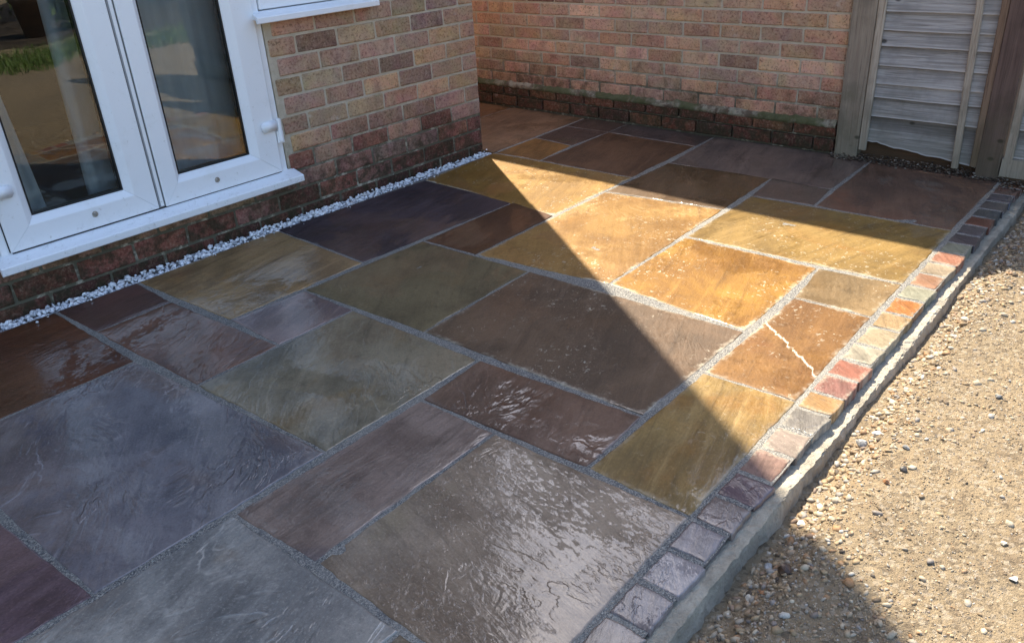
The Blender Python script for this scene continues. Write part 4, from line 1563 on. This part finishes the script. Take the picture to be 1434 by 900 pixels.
cnt = 0
while cnt < 9500:
    u = r.uniform(-0.7, 3.3); v = 2.352 + abs(r.normal(0, 0.42))
    if v > 3.9 or r.rand() > dens(u, v): continue
    s = min(0.015, 0.0026 + r.exponential(0.0023))
    if abs(v - 2.375) < 0.045 and r.rand() < 0.45: s = r.uniform(0.006, 0.0135)
    P.append((u, -v, ground_z(u, v))); S.append(s); cnt += 1
M_GRAV = mat_pebbles('mixed_gravel', [(0.0, (0.06, 0.05, 0.04)), (0.14, (0.24, 0.17, 0.10)), (0.32, (0.38, 0.28, 0.16)), (0.5, (0.32, 0.28, 0.22)), (0.66, (0.46, 0.39, 0.28)), (0.8, (0.30, 0.17, 0.08)), (0.9, (0.22, 0.20, 0.18)), (1.0, (0.58, 0.53, 0.44))], 0.65)
o = scatter('gravel', I1, TS, P, S, M_GRAV, 6, (0.45, 0.85), False, 0.4)
tag(o, 'loose mixed gravel and grit scattered on the sandy ground', 'gravel', None, 'stuff')
# fine grit
P, S = [], []
cnt = 0
while cnt < 22000:
    u = r.uniform(-0.6, 2.6); v = 2.352 + abs(r.normal(0, 0.40))
    if v > 3.5: continue
    P.append((u, -v, ground_z(u, v))); S.append(r.uniform(0.0011, 0.0026)); cnt += 1
OCT = ico(1)
bmo = bmesh.new(); bmesh.ops.create_cube(bmo, size=1.6)
OC = (np.array([x.co[:] for x in bmo.verts]), None)
bmo.faces.ensure_lookup_table()
bmesh.ops.triangulate(bmo, faces=bmo.faces[:])
OC = (OC[0], np.array([[q.index for q in p.verts] for p in bmo.faces])); bmo.free()
o = scatter('grit', OC, templates(OC, 8, 0.5, 9), P, S, M_GRAV, 7, (0.5, 0.9), False, 0.3)
tag(o, 'fine grit lying on the sandy ground', 'grit', None, 'stuff')

# larger single stones
M_STONES = {
    'brown': mat_simple('brown_flint', (0.10, 0.055, 0.03), 0.28, 0.5, 0, 40.0, 0.5, 0.003),
    'grey': mat_simple('grey_flint', (0.30, 0.30, 0.29), 0.6, 0.4, 0, 50.0, 0.4, 0.003),
    'pale': mat_simple('pale_stone', (0.52, 0.46, 0.36), 0.7, 0.3, 0, 50.0, 0.25, 0.003),
    'rust': mat_simple('rust_stone', (0.34, 0.17, 0.08), 0.55, 0.4, 0, 50.0, 0.4, 0.003),
    'white': mat_simple('chalky_stone', (0.62, 0.59, 0.53), 0.7, 0.3, 0, 50.0, 0.25, 0.003),
    'dark': mat_simple('dark_flint', (0.06, 0.055, 0.05), 0.4, 0.5, 0, 50.0, 0.4, 0.003),
}
BIG = [
    (0.358, 2.412, 0.021, 'brown', 'largest glossy brown stone in the shaded gravel beside the concrete'),
    (0.372, 2.375, 0.014, 'grey', 'rounded grey stone just above the glossy brown stone in the shade'),
    (0.285, 2.400, 0.012, 'rust', 'rusty flint chip below the glossy brown stone'),
    (0.262, 2.385, 0.011, 'pale', 'tan pebble among brown chips at the concrete foot'),
    (0.520, 2.380, 0.013, 'white', 'whitish stone against the concrete at the edge of the shadow'),
    (0.700, 2.485, 0.011, 'rust', 'orange brown pebble on the sunlit sand near the shadow edge'),
    (0.770, 2.500, 0.011, 'dark', 'dark flint on sunlit sand right of the orange brown pebble'),
    (0.850, 2.480, 0.010, 'grey', 'small grey pebble alone on the sunlit sand'),
    (1.190, 2.595, 0.011, 'grey', 'smooth grey oval pebble on open sand near the picture edge'),
    (0.860, 2.385, 0.018, 'grey', 'broken grey flint in the gravel bank along the concrete'),
    (0.905, 2.400, 0.014, 'white', 'split pale flint next to the broken grey flint'),
    (0.650, 2.725, 0.010, 'pale', 'pale flat stone on the sand low in the picture corner'),
    (0.560, 2.760, 0.010, 'grey', 'grey stone lowest on the sunlit sand'),
    (1.620, 2.420, 0.016, 'pale', 'cream stone on the gravel bank beside the sunny setts'),
]
for k, (u, v, s, c, lab) in enumerate(BIG):
    t_ = TS2[k % len(TS2)] * np.array([1.0, 0.78, 0.62]) * s
    a = rng.uniform(0, 6.28)
    me = bpy.data.meshes.new('stone')
    me.from_pydata(t_.tolist(), [], I2[1].tolist())
    me.update()
    o = link('stone', me, M_STONES[c], None, False)
    o.location = W(u, v, ground_z(u, v) + s * 0.30)
    o.rotation_euler = (rng.uniform(-.3, .3), rng.uniform(-.3, .3), a)
    tag(o, lab, 'stone', 'larger stones on the sandy ground')

# dead leaves, soil and bits along the foot of the fence
P, S = [], []
for k in range(1500):
    v = r.uniform(1.47, 2.75)
    u = BWu(v) - 0.012 - abs(r.normal(0, 0.022))
    if v > 2.22: u = BWu(v) - 0.02 - abs(r.normal(0, 0.06))
    hgt = 0.035 * math.exp(-((BWu(v) - u) / 0.035) ** 2)
    P.append((u, -v, 0.002 + hgt * r.uniform(0.2, 1.0) - (0.05 if v > 2.33 else 0))); S.append(r.uniform(0.004, 0.011))
M_LITT = mat_pebbles('leaf_litter', [(0.0, (0.02, 0.016, 0.012)), (0.4, (0.07, 0.045, 0.03)), (0.7, (0.13, 0.09, 0.06)), (0.93, (0.2, 0.17, 0.13)), (1.0, (0.4, 0.36, 0.3))], 0.8)
o = scatter('leaf_litter', I1, templates(I1, 8, 0.8, 31), P, S, M_LITT, 12, (0.15, 0.5))
tag(o, 'dark leaf litter and soil along the foot of the fence', 'leaf litter', None, 'stuff')

# ------------------------------------------------------------------ garden beyond (seen in the door glass)
M_LEAFD = mat_leaf('shrub_leaf', (0.03, 0.06, 0.015), (0.10, 0.16, 0.035))
M_LEAFY = mat_leaf('bright_leaf', (0.07, 0.14, 0.02), (0.15, 0.23, 0.045))
M_BARK = mat_simple('shrub_bark', (0.10, 0.07, 0.05), 0.9, 0.2, 0, 20.0, 0.4)


def leaf_cloud(name, ctr, rad, n, size, mat, parent, seed):
    r_ = np.random.RandomState(seed)
    d = r_.normal(size=(n, 3)); d /= np.linalg.norm(d, axis=1)[:, None]
    rr_ = r_.uniform(0.35, 1.0, size=(n, 1)) ** 0.6
    lump = 1 + 0.25 * np.sin(d[:, :1] * 5 + seed) * np.cos(d[:, 1:2] * 6)
    p = np.array(ctr) + d * rr_ * np.array(rad) * lump
    p = p[p[:, 2] > -0.05]
    n = len(p)
    a = r_.normal(size=(n, 3)); a /= np.linalg.norm(a, axis=1)[:, None]
    b = np.cross(a, r_.normal(size=(n, 3))); b /= np.linalg.norm(b, axis=1)[:, None]
    s = r_.uniform(0.6, 1.2, size=(n, 1)) * size
    V = np.stack([p - a * s, p + b * s * 0.45, p + a * s, p - b * s * 0.45], 1).reshape(-1, 3)
    F = np.arange(n * 4).reshape(-1, 4)
    me = bpy.data.meshes.new(name)
    me.from_pydata(V.tolist(), [], F.tolist())
    o = link(name, me, mat)
    o.parent = parent
    return o


def shrub(u, v, h, w, label, mat, n, seed, size=0.05, dens_trunk=3):
    e = empty('shrub', (0, 0, 0))
    tag(e, label, 'shrub', 'shrubs at the end of the garden')
    bm = bmesh.new()
    r_ = random.Random(seed)
    for k in range(dens_trunk):
        a = r_.uniform(0, 6.28); t0 = W(u, v, -0.12); t1 = W(u + math.cos(a) * w * 0.4, v + math.sin(a) * w * 0.4, h * 0.8)
        d = (t1 - t0)
        m = Matrix.Translation((t0 + t1) / 2) @ d.to_track_quat('Z', 'Y').to_matrix().to_4x4()
        bmesh.ops.create_cone(bm, cap_ends=True, segments=7, radius1=0.035, radius2=0.01, depth=d.length, matrix=m)
    o = from_bm('trunk', bm, M_BARK); o.parent = e
    leaf_cloud('crown', W(u, v, h * 0.58), (w, w, h * 0.52), n, size, mat, e, seed)


shrub(3.0, 10.6, 2.2, 1.3, 'dark evergreen shrub mirrored in the door glass', M_LEAFD, 5200, 3)
shrub(5.2, 11.2, 2.6, 1.5, 'tall shrub beyond the grass strip', M_LEAFD, 5200, 4)
shrub(0.6, 11.0, 2.4, 1.5, 'broad shrub opposite the doors', M_LEAFD, 5200, 5)
shrub(7.6, 11.0, 2.4, 1.5, 'shrub at the far end of the garden border', M_LEAFD, 4200, 6)
shrub(-1.8, 11.2, 2.5, 1.5, 'shrub behind where the picture is taken', M_LEAFD, 4200, 7)
shrub(-4.2, 10.8, 2.3, 1.5, 'shrub at the near end of the garden border', M_LEAFD, 4200, 8)
shrub(4.0, 8.7, 0.75, 0.32, 'bright leafy young shrub beside the planter', M_LEAFY, 700, 9, 0.07)
# planter pot
pe = empty('planter_pot', W(3.45, 8.5, 0.02))
tag(pe, 'terracotta pot mirrored in the door glass beside a leafy plant', 'plant pot')
bm = bmesh.new()
prof = [(0.001, 0.0), (0.15, 0.0), (0.21, 0.36), (0.235, 0.36), (0.24, 0.42), (0.20, 0.42), (0.19, 0.36), (0.001, 0.35)]
N = 28
rg = [[bm.verts.new((rr * math.cos(2 * math.pi * k / N), rr * math.sin(2 * math.pi * k / N), z)) for k in range(N)] for rr, z in prof]
for a, b in zip(rg[:-1], rg[1:]):
    for k in range(N):
        bm.faces.new((a[k], a[(k + 1) % N], b[(k + 1) % N], b[k]))
bmesh.ops.recalc_face_normals(bm, faces=bm.faces)
o = from_bm('pot', bm, mat_simple('terracotta', (0.20, 0.13, 0.09), 0.8, 0.3, 0, 15.0, 0.3), None, True); o.parent = pe
o = leaf_cloud('foliage', (0, 0, 0.62), (0.28, 0.28, 0.3), 500, 0.07, M_LEAFY, pe, 17)
# dark planting bed behind the grass
bm = bmesh.new()
nU, nV = 60, 20
gg = [[bm.verts.new(W(-8 + 22 * i / nU, 7.6 + 0.25 * math.sin(i * 0.7) * (1 - j / nV) + 6.5 * j / nV, -0.02 + 0.05 * math.sin(min(1, j / 3) * 1.57) + 0.03 * mnoise.noise(Vector((i * 0.9, j * 0.9, 0))))) for j in range(nV + 1)] for i in range(nU + 1)]
for i in range(nU):
    for j in range(nV):
        bm.faces.new((gg[i][j], gg[i][j + 1], gg[i + 1][j + 1], gg[i + 1][j]))
bmesh.ops.recalc_face_normals(bm, faces=bm.faces)
o = from_bm('flower_bed', bm, mat_simple('bed_soil', (0.05, 0.038, 0.028), 0.95, 0.2, 0, 6.0, 0.4, 0.03), None, True)
tag(o, 'dark soil bed at the end of the garden', None, None, 'structure')
# grass strip
n = 42000
p = np.stack([r.uniform(-6, 11, n), -(6.0 + np.abs(r.normal(0, 0.7, n)) + 0.3 * np.sin(r.uniform(0, 6, n))), np.full(n, -0.025)], 1)
p = p[p[:, 1] > -7.9]
n = len(p)
a = r.uniform(0, 6.28, n)
w_ = np.stack([np.cos(a), np.sin(a), np.zeros(n)], 1) * 0.006
t_ = np.stack([r.normal(0, 0.03, n), r.normal(0, 0.03, n), r.uniform(0.05, 0.12, n)], 1)
V = np.stack([p - w_, p + w_, p + t_], 1).reshape(-1, 3)
me = bpy.data.meshes.new('grass')
me.from_pydata(V.tolist(), [], np.arange(n * 3).reshape(-1, 3).tolist())
o = link('grass', me, M_LEAFY)
tag(o, 'rough grass at the far side of the sandy ground', 'grass', None, 'stuff')
